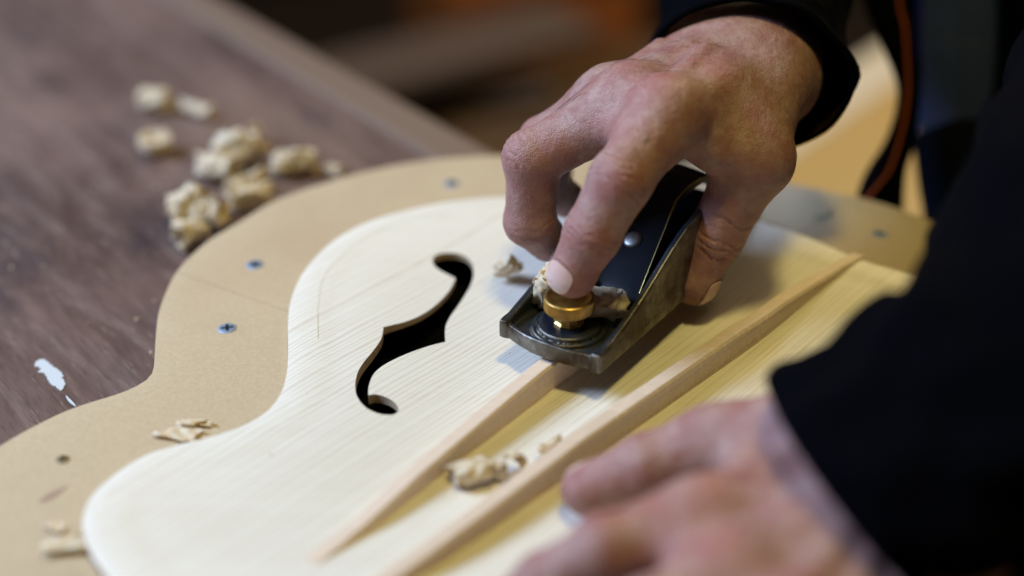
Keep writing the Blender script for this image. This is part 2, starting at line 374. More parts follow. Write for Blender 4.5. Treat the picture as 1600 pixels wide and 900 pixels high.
v2, f2 = tris([sp], [], lambda c: inside(sp, c))
po = slab('paint_splash', v2, f2, np.full(len(v2), 0.5), np.full(len(v2), -0.3), [M['paint'], M['paint']], None); po.parent = bench; po.matrix_parent_inverse = bi
sp = crom([(-191.2, -50.0), (-189.3, -51.9), (-186.1, -55.7), (-184.7, -58.0), (-187.1, -56.1), (-189.5, -53.3)], 4)
v2, f2 = tris([sp], [], lambda c: inside(sp, c))
po = slab('paint_drip', v2, f2, np.full(len(v2), 0.4), np.full(len(v2), -0.3), [M['paint'], M['paint']], None); po.parent = bench; po.matrix_parent_inverse = bi

# ------------------------------------------------------------------ guitar mould board and soundboard outlines (mm)
mdf_out = crom([(-208.1, -130.2), (-198.2, -107.9), (-183.5, -89.5), (-173.3, -80.8), (-162.2, -74.1), (-155.4, -68.6), (-151.0, -62.2), (-150.2, -56.0), (-151.4, -47.9), (-154.4, -31.5), (-157.4, -12.1), (-158.0, 5.5), (-156.9, 24.5), (-152.7, 41.4), (-146.4, 57.2), (-135.3, 74.9), (-121.0, 97.6), (-100.2, 115.7), (-78.2, 130.7), (-55.0, 141.6), (-34.6, 147.1), (-6.9, 150.3), (34.7, 149.5), (75.9, 143.9), (115.6, 131.5), (147.0, 115.7), (165.3, 106.9), (188.9, 94.1), (217.3, 66.2), (240.9, 30.4), (252.7, -38.0), (228.5, -133.3), (139.5, -233.7), (18.3, -277.1), (-94.8, -258.7), (-174.5, -211.8), (-213.1, -168.6)], 6)
pl_out = crom([(-150.2, -165.4), (-152.9, -153.3), (-151.5, -142.5), (-146.0, -131.3), (-138.6, -121.7), (-126.8, -114.6), (-115.5, -109.7), (-104.3, -102.7), (-96.9, -93.9), (-93.0, -82.1), (-92.3, -68.6), (-93.8, -52.0), (-97.2, -26.9), (-98.3, -8.3), (-96.5, 11.4), (-91.4, 30.3), (-82.8, 48.9), (-70.3, 63.7), (-53.9, 75.1), (-35.2, 84.0), (-16.1, 88.9), (-3.2, 90.3), (32.3, 91.0), (64.4, 88.2), (95.4, 77.8), (121.9, 63.7), (141.1, 48.9), (161.3, 27.8), (176.8, 17.2), (190.1, 5.6), (207.5, -29.5), (207.1, -75.4), (187.0, -140.7), (137.9, -188.2), (79.1, -234.1), (0.0, -249.5), (-75.9, -228.8), (-121.5, -203.4), (-142.0, -180.3)], 6)
fsegs = [[(-26.1, 16.4), (-28.6, 18.3), (-32.7, 21.4), (-35.8, 24.8), (-37.2, 28.7), (-36.7, 32.7), (-34.3, 35.4), (-30.3, 36.6), (-25.3, 36.2), (-21.1, 33.3), (-18.5, 28.1), (-17.8, 20.8), (-18.6, 13.1), (-20.8, 4.6), (-23.9, -5.6), (-26.9, -14.6), (-28.8, -22.5), (-29.1, -29.4), (-28.6, -37.0)], [(-28.6, -37.0), (-32.9, -39.5), (-38.1, -43.3), (-43.3, -47.8), (-48.4, -52.9), (-52.5, -57.7), (-55.3, -62.1), (-57.1, -66.7), (-57.9, -72.0), (-58.1, -77.3), (-57.6, -81.0)], [(-57.6, -81.0), (-54.7, -80.0), (-50.7, -81.4), (-47.5, -83.9), (-45.4, -87.5), (-45.3, -90.4), (-47.3, -92.6), (-50.7, -93.0), (-54.6, -91.8), (-58.2, -89.0), (-61.1, -84.6), (-62.9, -79.5), (-63.7, -72.8), (-63.4, -65.2), (-61.8, -58.1), (-59.3, -51.0), (-56.8, -42.8), (-55.7, -37.0), (-55.7, -29.4)], [(-55.7, -29.4), (-52.0, -26.9), (-46.7, -23.4), (-40.5, -17.3), (-35.2, -9.2), (-30.8, -0.1), (-27.8, 8.3), (-26.1, 16.4)]]
fhole = np.vstack([crom(s, 3, closed=False)[:-1] for s in fsegs])
pl_rs = resample(pl_out, 3.0)
def ztop(q):
    """inside face of the soundboard: flat rim, then a shallow hollow"""
    d = pdist(pl_rs[::2], q) * inside(pl_rs, q)
    return 24.0 - 0.7 * sstep((d - 13.5) / 5.0) - 5.3 * sstep((d - 15) / 75)
def zt(x, y): return float(ztop(np.array([[x, y]], float))[0])
# soundboard
plate = empty('guitar_soundboard', (0, 0, 0.018))
tag(plate, 'unfinished pale spruce archtop guitar top lying hollow side up with two tone bars', 'guitar top')
xs = np.arange(pl_rs[:, 0].min(), pl_rs[:, 0].max(), 4.0); ys = np.arange(pl_rs[:, 1].min(), pl_rs[:, 1].max(), 4.0)
gp = np.stack(np.meshgrid(xs, ys), -1).reshape(-1, 2); gp = gp + rng.uniform(-0.4, 0.4, gp.shape)
gp = gp[inside(pl_rs, gp)]; gp = gp[(pdist(pl_rs, gp) > 2.0) & (pdist(fhole, gp) > 1.4)]
v2, f2 = tris([pl_rs, fhole], gp, lambda c: inside(pl_rs, c) & ~inside(fhole, c))
zt_ = ztop(v2); dd = pdist(pl_rs, v2); zt_ = zt_ - 0.7 * (1 - sstep(dd / 1.2))
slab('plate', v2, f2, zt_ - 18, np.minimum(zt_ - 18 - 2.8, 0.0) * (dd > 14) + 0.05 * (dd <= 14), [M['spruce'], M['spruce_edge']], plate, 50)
def bar(a, b, w, zlo, prof, m):
    a = np.array(a); b = np.array(b); L = np.linalg.norm(b - a); u = (b - a) / L; n = np.array([u[1], -u[0]]); V = []; F = []
    S = np.linspace(0, 1, 61)
    for s in S:
        c = a + (b - a) * s; zb = zt(*c) - 0.6; h = np.interp(s, prof[0], prof[1])
        ww = w / 2 * (0.80 + 0.2 * min(1, h / 6)); e = min(1.0, h * 0.3)
        for t, z in ((-ww, zb), (-ww, zb + max(h - e, 0.2)), (-ww + e, zb + h), (ww - e, zb + h), (ww, zb + max(h - e, 0.2)), (ww, zb)):
            V.append((*(c + n * t), z - 18))
    for i in range(len(S) - 1):
        for k in range(6): F.append((i * 6 + k, i * 6 + (k + 1) % 6, i * 6 + 6 + (k + 1) % 6, i * 6 + 6 + k))
    F.append(tuple(range(6))); F.append(tuple((len(S) - 1) * 6 + k for k in range(6)))
    return sharp(fixn(mk('tone_bar', np.array(V) * MM, F, m, plate)), 30)
bar((-69.5, -178), (121, 72), 7.4, 0, ([0, .03, .18, .35, .42, .75, .9, 1.0], [0.8, 2.0, 8.0, 12.0, 13.0, 13.0, 7.0, 1.0]), M['bar_wood'])
bar((-66, -216), (162.5, 30.5), 7.4, 0, ([0, .05, .2, .4, .7, .8, .92, 1.0], [0.8, 3.0, 9.0, 12.5, 12.5, 10.5, 4.5, 0.8]), M['bar_wood_b'])
pl_ = crom([(-82.5, -41.4), (-85.5, -15.6), (-85.9, 8.2), (-80.6, 26.9), (-68.9, 47.2), (-50.1, 64.7), (-31.6, 73.3)], 8, False)
V, F = tube([(x, y, zt(x, y) - 18 + 0.02) for x, y in pl_], [0.16] * len(pl_), 5); M['pencil2'] = mat('faint_pencil', **{'Base Color': (0.58, 0.52, 0.42), 'Roughness': 0.7}); mk('pencil_line', V * MM, F, M['pencil2'], plate)
# mould board in segments with hairline joints; hollow under the soundboard
mould = empty('mould_board', (0, 0, 0))
tag(mould, 'tan fibreboard mould board screwed together around the pale guitar top', 'board')
m_rs = resample(mdf_out, 5.0)
hole = pl_rs[::2]; cen = hole.mean(0)
nrm = np.roll(hole, -1, 0) - np.roll(hole, 1, 0); nrm = np.c_[-nrm[:, 1], nrm[:, 0]]; nrm /= np.linalg.norm(nrm, axis=1)[:, None]
tst = hole + nrm * 2; sgn = 1 if inside(hole, tst).mean() > 0.5 else -1
hole = hole + nrm * sgn * 12.0
s1 = np.array([(-169.0, 32.3), (-78.5, -23.7)]); s2 = np.array([(114.2, 28.7), (184.2, 115.0)])
def with_cuts(loop):
    out = []
    for i in range(len(loop)):
        a = loop[i]; b = loop[(i + 1) % len(loop)]; cr_ = []
        for s in (s1, s2):
            n_ = s[1] - s[0]; L_ = np.linalg.norm(n_); t_ = n_ / L_; n_ = np.array([-t_[1], t_[0]])
            for o_ in (-0.10, 0.10):
                da = (a - s[0]) @ n_ - o_; db = (b - s[0]) @ n_ - o_
                if da * db < 0:
                    u_ = da / (da - db); p_ = a + (b - a) * u_
                    if 0 < (p_ - s[0]) @ t_ < L_: cr_.append((u_, p_))
        out.append(a); out += [p_ for u_, p_ in sorted(cr_, key=lambda q_: q_[0])]
    return np.array(out)
m_rs = with_cuts(m_rs); hole = with_cuts(hole)
def side(c, s): d = s[1] - s[0]; return (c[:, 0] - s[0][0]) * d[1] - (c[:, 1] - s[0][1]) * d[0]
xs = np.arange(m_rs[:, 0].min(), m_rs[:, 0].max(), 9.0); ys = np.arange(m_rs[:, 1].min(), m_rs[:, 1].max(), 9.0)
gp = np.stack(np.meshgrid(xs, ys), -1).reshape(-1, 2)
gp = gp[inside(m_rs, gp) & ~inside(hole, gp)]
def seam_pts(s): t = np.linspace(0, 1, 40)[:, None]; return s[0] + (s[1] - s[0]) * t
ringpts = [gp[(pdist(m_rs, gp) > 3) & (pdist(hole, gp) > 3) & (np.minimum(pdist(s1, gp, False), pdist(s2, gp, False)) > 3)]]
sp_ = []
for s in (s1, s2):
    t = seam_pts(s); n = (s[1] - s[0]); n = np.array([-n[1], n[0]]) / np.linalg.norm(n)
    for o in (-0.10, 0.10): sp_.append(t + n * o)
sp_ = np.vstack(sp_); sp_ = sp_[inside(m_rs, sp_) & ~inside(hole, sp_)]; sp_ = sp_[(pdist(m_rs, sp_) > 0.8) & (pdist(hole, sp_) > 0.8)]
ringpts.append(sp_)
def near_seam(c):
    r = np.zeros(len(c), bool)
    for s in (s1, s2): r |= pdist(s, c, False) < 0.099
    return r
v2a, f2a = tris([m_rs, hole], np.vstack(ringpts), lambda c: inside(m_rs, c) & ~inside(hole, c))
ca = v2a[f2a].mean(1)
ns = near_seam(ca)
ff = f2a[~ns]; lab = np.arange(len(v2a))
for _ in range(400):                                                    # pieces of the ring on either side of the joints
    m_ = lab[ff].min(1); old = lab.copy(); np.minimum.at(lab, ff.ravel(), np.repeat(m_, 3)); lab = lab[lab]
    if (lab == old).all(): break
for r_ in np.unique(lab[ff[:, 0]]):
    f = ff[lab[ff[:, 0]] == r_]
    if len(f) < 40: continue
    us = np.unique(f); mp = -np.ones(len(v2a), int); mp[us] = np.arange(len(us)); vv = v2a[us]
    dd = pdist(m_rs, vv); zz = 18 - 0.5 * (1 - sstep(dd / 1.0))
    slab('board_segment', vv, mp[f], zz, np.full(len(vv), 0.3), [M['mdf'], M['mdf_edge']], mould, 50)
shade_v, shade_f = tris([pl_rs[::3]], [], lambda c: inside(pl_rs, c))
M['cavity_black'] = mat('cavity_shade_black', **{'Base Color': (0.004, 0.004, 0.004), 'Roughness': 1.0, 'Specular IOR Level': 0.0})  # near-black that stands for the shade inside the hollow
shade_v = cen + (shade_v - cen) * 0.93
slab('cavity_shade_sheet', shade_v, shade_f, np.full(len(shade_v), 3.0), np.full(len(shade_v), 0.4), [M['cavity_black'], M['cavity_black']], mould)  # added dark sheet, keeps the f-hole black where only shade would be
def screw(loc, d, rot, m, rmat):
    V, F = lathe([(d * 0.30, -1.5), (d * 0.5, -0.3), (d * 0.5, 0.1), (d * 0.46, 0.32), (d * 0.3, 0.42), (0.02, 0.45)], 28)
    s = sharp(fixn(mk('screw', V * MM, F, m, mould)), 40); s.location = loc; s.rotation_euler = (R(random.uniform(-2, 2)), R(random.uniform(-2, 2)), rot)
    w, l = d * 0.085, d * 0.33
    P_ = [(w, w), (w, l), (-w, l), (-w, w), (-l, w), (-l, -w), (-w, -w), (-w, -l), (w, -l), (w, -w), (l, -w), (l, w)]
    n = 12; V = [(x, y, 0.50) for x, y in P_] + [(x * 0.9, y * 0.9, 0.1) for x, y in P_]
    F = [tuple(range(12))] + [(i, (i + 1) % n, n + (i + 1) % n, n + i) for i in range(n)]
    mk('cross_slot', np.array(V) * MM, F, rmat, s, False); return s
for (x, y, z), rot in zip([(-124.6, -24.3, 18.0), (-121.1, 31.1, 18.0), (-31.4, 115.7, 18.0), (179.9, 61.0, 18.0)], (0.2, 0.5, 0.9, 0.3)):
    screw((x * MM, y * MM, z * MM), 8.2, rot, M['screw'], M['recess'])
x, y, z = (-171.4, -117.1, 18.0)
tag(screw((x * MM, y * MM, z * MM), 5.6, 0.1, M['rust'], M['recess']), 'rusty brown screw')
def smudge(name, pts, m):
    pp = crom(pts, 4); v2, f2 = tris([pp], [], lambda c: inside(pp, c))
    return slab(name, v2, f2, np.full(len(v2), 18.12), np.full(len(v2), 17.9), [m, m], mould)
M['pencil'] = mat('pencil_mark', **{'Base Color': (0.20, 0.20, 0.13), 'Roughness': 0.7})
M['glue'] = mat('brown_stain', **{'Base Color': (0.33, 0.21, 0.13), 'Roughness': 0.6})
smudge('stain', [(-173.5, -142.5), (-171.3, -137.7), (-166.9, -134.0), (-165.3, -132.9), (-166.3, -136.2), (-169.2, -141.0)], M['glue'])
for st in [[(150.6, 76.9), (153.7, 81.6), (154.9, 81.0), (151.7, 76.2)], [(153.0, 74.2), (155.6, 79.6), (156.8, 79.6), (154.4, 73.5)], [(157.2, 81.6), (161.1, 85.1), (161.2, 83.7), (157.2, 79.6)], [(157.6, 76.9), (159.9, 82.3), (161.3, 83.0), (158.8, 76.2)]]: smudge('pencil_note', st, M['pencil'])

# ------------------------------------------------------------------ block plane (local x from toe to heel, y to its far side, z up; mm)
PX, PY, PZ = (13.3, -67.8, 32.0); PANG = 0.9599310885968813
plane = empty('block_plane', (PX * MM, PY * MM, PZ * MM), PANG)
tag(plane, 'black block plane with brass front knob held on the left tone bar', 'hand plane')
def poly_sdf(px_, py_, poly):
    poly = np.array(poly, np.float32); q = np.c_[px_, py_]; d = pdist(poly, q).astype(np.float32); s = inside(poly, q); return np.where(s, -d, d)
LEN = 128
toe = [(6.3 - 7.6 * math.cos(t / 23.0 * 1.25) + 0.3, t) for t in np.linspace(-24.4, 24.4, 15)]
heel = [(LEN - 10 + 10 * math.cos(t / 24.4 * 1.4), t) for t in np.linspace(24.4, -24.4, 13)]
OUT = toe + heel
CHEEK = [(2.4, 0), (2.4, 7.0), (4.2, 8.0), (9, 8.6), (21, 12.2), (33, 16.8), (48, 24.6), (60, 31), (71, 35.5), (84, 38), (96, 36), (106, 29), (116, 19), (124, 11), (126, 8), (126, 0)]
def f_body(P):
    x, y, z = P[:, 0], P[:, 1], P[:, 2]
    o2 = poly_sdf(x, y, OUT)
    sole = smax(o2, np.abs(z - 2.1) - 2.1, 0.8)
    rim = smax(smax(np.abs(o2 + 1.2) - 1.25, np.maximum(x - 30, 0.2 - z), 0.5), z - 7.4 + 0.05 * np.abs(y), 0.8)
    ch = poly_sdf(x, z, CHEEK)
    wall = smax(ch, np.abs(np.abs(y) - 22.8) - 1.75, 1.0)
    dim = np.sqrt((x - 62) ** 2 + (z - 16) ** 2) - 11.5                    # thumb dimple on the outer cheeks
    wall = smax(wall, -(np.sqrt((x - 60) ** 2 + (z - 15) ** 2 + (np.abs(y) - 47.6) ** 2) - 24.2), 0.5)
    ear = smax(np.maximum(np.abs(x - 4.9) - 2.9, np.abs(z - 4.2) - 4.0), np.abs(np.abs(y) - 22.5) - np.where(y < 0, 2.3, 1.6), 0.9)
    boss = smax(np.sqrt((x - 18) ** 2 + y ** 2) - 13.5, np.abs(z - 4) - 3.6, 1.0)
    ring = smax(np.abs(np.sqrt((x - 18) ** 2 + y ** 2) - 15.0) - 0.9, np.abs(z - 3.8) - 2.2, 0.8)
    bed = smax(np.maximum(np.abs(y) - 17, np.abs(x - 82) - 36), z - (x - 40) * 0.30, 1.0); bed = np.maximum(bed, -z + 1)
    d = smin(smin(sole, rim, 0.8), wall, 1.4); d = smin(d, ear, 0.9); d = smin(d, boss, 1.4); d = smin(d, ring, 0.8); d = smin(d, bed, 1.0)
    mouth = np.maximum(np.abs(x - 38) - 2.2, np.abs(y) - 16)
    return np.maximum(d, -mouth)
V, F = sdf_mesh(f_body, (-4, -28, -2), (156, 28, 41), 0.7)
body = mk('body', V * MM, F, M['casting'], plane); fixn(body)
nv = vnormals(body)
chz = np.interp(V[:, 0], [c[0] + 1e-3 * i for i, c in enumerate(CHEEK[1:-1])], [c[1] for c in CHEEK[1:-1]])
front = (V[:, 0] < 9) & (nv[:, 0] < -0.35)
outer = ((np.abs(V[:, 1]) > 23.4) & (np.sign(V[:, 1]) * nv[:, 1] > 0.3)) | front | (V[:, 2] < 0.6)
jap = np.where(outer, 0.0, 1.0); jap = np.where(front, -0.3, jap)
edge = (~outer) & (V[:, 2] > chz - 1.0) & (np.abs(V[:, 1]) > 20)
jap = np.where(edge, 0.62, jap)
attr(body, 'japan', jap)
# adjusting knob on its boss
KX = 17.6
knob = empty('knob', (KX * MM, 0, 0)); knob.parent = plane
V, F = lathe([(0.05, 12.6), (6.0, 12.6), (9.4, 13.8), (10.4, 14.6), (10.6, 15.2), (10.6, 19.0), (10.4, 19.9), (9.8, 20.4), (9.0, 20.3), (8.4, 19.7), (6.0, 19.0), (0.05, 18.8)], 132, (4, 5, 0.5))
sharp(fixn(mk('knurled_disc', V * MM, F, M['brass'], knob)), 50)
V, F = lathe([(6.4, 7.3), (6.5, 8.6), (5.6, 9.4), (5.3, 11.0), (6.6, 12.7)], 10)
fixn(mk('stem_nut', V * MM, F, M['brass'], knob, False))
# lever cap, iron, screw
def strip(prof, hw, th, n=9, crown=0.6):
    V = []; F = []
    for (x, z) in prof:
        for k in range(n):
            t = -1 + 2 * k / (n - 1); V.append((x, (hw if not callable(hw) else hw(x)) * t, z - crown * abs(t) ** 3))
    m = len(prof)
    for i in range(m - 1):
        for k in range(n - 1): F.append((i * n + k, (i + 1) * n + k, (i + 1) * n + k + 1, i * n + k + 1))
    N_ = len(V); V = V + [(x, y, z - th) for x, y, z in V]; F2 = [tuple(a + N_ for a in f[::-1]) for f in F]
    bd = [k for k in range(n)] + [i * n + n - 1 for i in range(1, m)] + [(m - 1) * n + k for k in range(n - 2, -1, -1)] + [i * n for i in range(m - 2, 0, -1)]
    F3 = [(bd[i], bd[(i + 1) % len(bd)], bd[(i + 1) % len(bd)] + N_, bd[i] + N_) for i in range(len(bd))]
    return np.array(V), F + F2 + F3
V, F = strip([(38.5, 4.0), (60, 10.6), (90, 19.8), (118, 28.4)], 17.0, 2.2, 5, 0.0)
sharp(fixn(mk('iron', V * MM, F, M['blade'], plane)), 30)
cp = [(39, 8.0), (40.5, 11.5), (44, 15.0), (52, 20.0), (62, 26.0), (72, 32.0), (82, 38.5), (92, 43.5), (102, 44.5), (112, 41.0), (118, 35.0)]
hwf = lambda x: float(np.interp(x, [38, 44, 84, 100, 120], [16.5, 17.8, 11.0, 13.5, 13.0]))
V, F = strip([tuple(c) for c in crom(cp, 4, False)], hwf, 3.0, 13, 1.2)
cap = sharp(fixn(mk('lever_cap', V * MM, F, M['black'], plane)), 40)
for sg_ in (-1, 1):
    pth = [(c[0], sg_ * (hwf(c[0]) - 0.15), c[1] - 0.95) for c in crom(cp[2:9], 6, False)]
    V, F = tube(pth, [0.34] * len(pth), 6); mk('worn_edge', V * MM, F, M['worn'], cap)
V, F = lathe([(4.2, -1.5), (4.2, 0.3), (3.8, 0.8), (2.6, 1.2), (0.03, 1.3)], 24)
sc_ = sharp(fixn(mk('cap_screw', V * MM, F, M['bright'], plane)), 50); sc_.location = (63 * MM, -2.5 * MM, 26.6 * MM); sc_.rotation_euler = (0, R(-30), 0)

# ------------------------------------------------------------------ the worker
worker = empty('person', (0.6, 0.5, -0.9))
tag(worker, 'person in black jacket and dark plaid shirt pushing the plane with both hands out', 'person')
WI = Matrix.Translation((-0.6, -0.5, 0.9))
def wpart(o, parent=None):
    o.parent = parent or worker
    if parent is None: o.matrix_parent_inverse = WI
    return o
def N3(v): v = np.asarray(v, float); return v / np.linalg.norm(v)
camv = np.array([0, -math.cos(R(31)), math.sin(R(31))])      # towards the viewer's side of the bench
def build_hand(lo, hi, vox, fingers, palm, extra, knuckles, creases, dirt, tendons, reds, nspec=(), segs=()):
    def f(P):
        d = None
        for a, b, ra, rb in palm:
            e = rcone(P, a, b, ra, rb); d = e if d is None else smin(d, e, 13.0)
        for a, b, ra, rb, kk in extra: d = smin(d, rcone(P, a, b, ra, rb), kk)
        fd = None
        for ch, rad in fingers:
            g = None
            for i in range(len(ch) - 1):
                e = rcone(P, ch[i], ch[i + 1], rad[i], rad[i + 1]); g = e if g is None else smin(g, e, 3.0)
            for i in range(1, len(ch) - 1):                           # joint swelling
                g = smin(g, rcone(P, ch[i], ch[i], rad[i] * 0.97, rad[i] * 0.97), 2.0)
            fd = g if fd is None else smin(fd, g, 1.2)
        d = smin(d, fd, 9.0)
        for c, r_, kk in knuckles: d = smin(d, rcone(P, c, c, r_, r_), kk)
        for a, b, r_, kk in tendons: d = smin(d, rcone(P, a, b, r_, r_), kk)
        return d
    V, F = sdf_mesh(f, lo, hi, vox)
    o = mk('hand', V * MM, F, M['skin']); fixn(o)
    sm = o.modifiers.new('s', 'SMOOTH'); sm.factor = 0.5; sm.iterations = 2
    dg = bpy.context.evaluated_depsgraph_get(); me = bpy.data.meshes.new_from_object(o.evaluated_get(dg)); o.modifiers.clear(); o.data = me
    n = vnormals(o).astype(float); V = np.empty(len(me.vertices) * 3, np.float32); me.vertices.foreach_get('co', V); V = V.reshape(-1, 3).astype(float) / MM
    disp = np.zeros(len(V)); fold = np.zeros(len(V))
    nz = np.array([mnoise.noise(Vector(v * 0.16)) for v in V]); nz2 = np.array([mnoise.noise(Vector(v * 0.5 + 7)) for v in V]); nz3 = np.array([mnoise.noise(Vector(v * 0.045 + 3)) for v in V])
    for c, ax, dn, offs, amp, wid, rad in creases:
        ax = N3(ax); rel = V - c; u = rel @ ax; dist = np.linalg.norm(rel - np.outer(u, ax), axis=1)
        w = sstep((n @ N3(dn) + 0.05) / 0.6) * (dist < rad)
        for k, ofs in enumerate(offs):
            du = u - ofs - nz * 2.0 - nz2 * 0.9
            e = (0.75 + 0.8 * nz2) * w * np.exp(-(du / wid) ** 2); disp -= amp * e; fold = np.maximum(fold, e * min(1, amp * 2))
        disp += 0.30 * amp * w * np.exp(-(u / (max(abs(min(offs)), abs(max(offs))) + 2.0)) ** 2)
    # fine lines across the fingers and over the back of the hand
    sd = np.full(len(V), 1e9); ua = np.zeros(len(V)); 
    for a, b in segs:
        ba = b - a; t = np.clip(((V - a) @ ba) / (ba @ ba), 0, 1); dd_ = np.linalg.norm(V - a - t[:, None] * ba, axis=1); m_ = dd_ < sd; sd = np.where(m_, dd_, sd); ua = np.where(m_, ((V - a) @ N3(ba)), ua)
    fw = (sd < 15) if segs else np.zeros(len(V), bool)
    ln = np.array([mnoise.noise(Vector((u_ * 0.62 + 2.0 * a_, 3.7 * b_, 0.3 * s_))) for u_, a_, b_, s_ in zip(ua, nz, nz2, sd)])
    lb = np.array([mnoise.noise(Vector((v[0] * 0.42 + v[2] * .2, v[1] * 0.13 + v[2] * .3, v[2] * 0.16))) for v in V]); lb2 = np.array([mnoise.noise(Vector((v[0] * 0.14 + 9, v[1] * 0.36, v[2] * 0.3 + v[0] * .15))) for v in V])
    cl = np.exp(-(ln / 0.10) ** 2) * fw; cb = np.maximum(np.exp(-(lb / 0.07) ** 2), np.exp(-(lb2 / 0.07) ** 2)) * ~fw
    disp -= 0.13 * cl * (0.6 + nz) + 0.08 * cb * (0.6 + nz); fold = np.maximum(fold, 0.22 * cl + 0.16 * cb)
    disp += 0.20 * nz + 0.10 * nz2 + 0.45 * nz3
    for c, ax, dn, w_, l_ in nspec:                                      # the fold of skin round each nail
        ax = N3(ax); dn = N3(np.array(dn) - ax * (np.array(dn) @ ax)); sdv = np.cross(ax, dn); rel = V - c
        u = rel @ ax / (l_ / 2); t = rel @ sdv / (w_ / 2); ok = (n @ dn > -0.1) & (np.linalg.norm(rel, axis=1) < 1.3 * l_)
        rho = (np.abs(u) ** 2.6 + np.abs(t) ** 2.6) ** (1 / 2.6); bk = ok * sstep((0.9 - u) / 0.5)
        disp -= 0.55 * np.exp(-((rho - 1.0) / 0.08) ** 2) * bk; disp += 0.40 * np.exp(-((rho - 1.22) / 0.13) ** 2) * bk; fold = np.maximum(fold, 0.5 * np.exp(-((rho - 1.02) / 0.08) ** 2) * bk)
    V2 = V + n * disp[:, None]; me.vertices.foreach_set('co', (V2 * MM).astype(np.float32).ravel()); me.update()
    red = np.zeros(len(V)); dr = np.zeros(len(V))
    for c, r_, a in reds: red = np.maximum(red, a * np.exp(-(np.linalg.norm(V - c, axis=1) / r_) ** 2))
    for c, r_, a in dirt: dr = np.maximum(dr, a * np.exp(-(np.linalg.norm(V - c, axis=1) / r_) ** 2) * np.clip(0.5 + nz2 * 1.5, 0, 1))
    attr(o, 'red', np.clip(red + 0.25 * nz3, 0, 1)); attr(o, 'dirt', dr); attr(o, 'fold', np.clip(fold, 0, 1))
    me.polygons.foreach_set('use_smooth', [True] * len(me.polygons))
    wpart(o)
    return o, f
def nail(hand, f, c, ax, dn, w, l, rc):
    """curved nail plate pressed into the skin of a fingertip: c on the finger's core, ax towards the tip, dn out through the nail"""
    ax = N3(ax); dn = N3(np.array(dn) - ax * (np.array(dn) @ ax)); sd = np.cross(ax, dn); V = []; F = []; T = []
    nu, nw = 13, 13
    for i in range(nu):
        for k in range(nw):
            u = -1 + 2 * i / (nu - 1); t = -1 + 2 * k / (nw - 1)
            # rounded outline
            sq = math.sqrt(max(0, 1 - 0.42 * abs(u) ** 4)); ang = t * sq * (w / 2) / rc
            base = np.array(c) + ax * (u * l / 2 * math.sqrt(max(0.0, 1 - 0.30 * abs(t) ** 2.5)))
            dirn = dn * math.cos(ang) + sd * math.sin(ang)
            V.append((base, dirn)); T.append(sstep(np.array((u - 0.72) / 0.16)))
    B = np.array([b for b, _ in V]); Dn = np.array([d for _, d in V]); s = np.zeros(len(V))
    for _ in range(25): s = s + f((B + Dn * s[:, None]).astype(np.float32)) * -0.8
    X = np.array(s).reshape(nu, nw); 
    for _ in range(3): X[1:-1, 1:-1] = (X[1:-1, 1:-1] * 2 + X[:-2, 1:-1] + X[2:, 1:-1] + X[1:-1, :-2] + X[1:-1, 2:]) / 6
    s = X.ravel(); P0 = B + Dn * (s + 0.55)[:, None]; P1 = B + Dn * (s - 0.8)[:, None]
    n0 = nu * nw
    for i in range(nu - 1):
        for k in range(nw - 1):
            F.append((i * nw + k, i * nw + k + 1, (i + 1) * nw + k + 1, (i + 1) * nw + k))
    bd = [k for k in range(nw)] + [i * nw + nw - 1 for i in range(1, nu)] + [(nu - 1) * nw + k for k in range(nw - 2, -1, -1)] + [i * nw for i in range(nu - 2, 0, -1)]
    F += [(bd[i], bd[(i + 1) % len(bd)], bd[(i + 1) % len(bd)] + n0, bd[i] + n0) for i in range(len(bd))]
    o = mk('fingernail', np.vstack([P0, P1]) * MM, F, M['nail']); fixn(o); sharp(o, 60); attr(o, 'tip', np.r_[T, T]); o.parent = hand; return o

# right hand, closed over the plane
H = {'i0': (62.8, -19.9, 118.0), 'i1': (42.5, -47.8, 102.0), 'i2': (32.3, -52.4, 81.0), 'i3': (24.8, -52.7, 63.5), 'm0': (50.8, 0.8, 114.0), 'm1': (9.2, -4.2, 91.0), 'm2': (7.8, -5.0, 61.0), 'm3': (15.9, 1.3, 47.0), 'r0': (42.7, 18.0, 108.0), 'r1': (14.1, 21.6, 86.0), 'r2': (17.5, 31.4, 58.0), 'r3': (26.0, 36.0, 50.0), 'p0': (41.4, 37.5, 98.0), 'p1': (24.2, 66.3, 74.0), 'p2': (21.3, 80.9, 52.0), 'p3': (22.3, 70.6, 46.0), 'w': (104.8, 52.1, 114.0), 'wu': (89.5, 59.4, 112.0), 'wr': (117.2, 48.8, 108.0), 't0': (110.7, 28.4, 108.0), 't1': (102.2, -5.9, 90.0), 't2': (87.8, -9.1, 56.0), 't3': (80.2, -14.0, 37.0)}
H = {k: np.array(v) for k, v in H.items()}
hn = np.cross(H['p0'] - H['w'], H['i0'] - H['w']); hn = N3(hn if hn[2] > 0 else -hn)
def dors(a, b, c): return N3(b - (a + c) / 2)
fwd = N3(H['w'] - (H['i0'] + H['r0']) / 2)
fa = np.array((130.5, 167.3, 120.0)); fo = fa - H['w']
palm = [(H['wr'], H['i0'], 15.5, 12.5), (H['w'], H['m0'], 16.5, 12.5), (H['w'], H['r0'], 15, 11.8), (H['wu'], H['p0'], 15, 10.8),
        (H['wr'] - hn * 9, (H['i0'] + H['t1']) / 2 - hn * 6, 14, 9), (H['wu'] - hn * 9, H['p0'] - hn * 5, 13, 8),
        (H['wu'], H['wu'] + fo, 19, 22), (H['w'], H['w'] + fo, 20.5, 24), (H['wr'], H['wr'] + fo, 19, 23)]
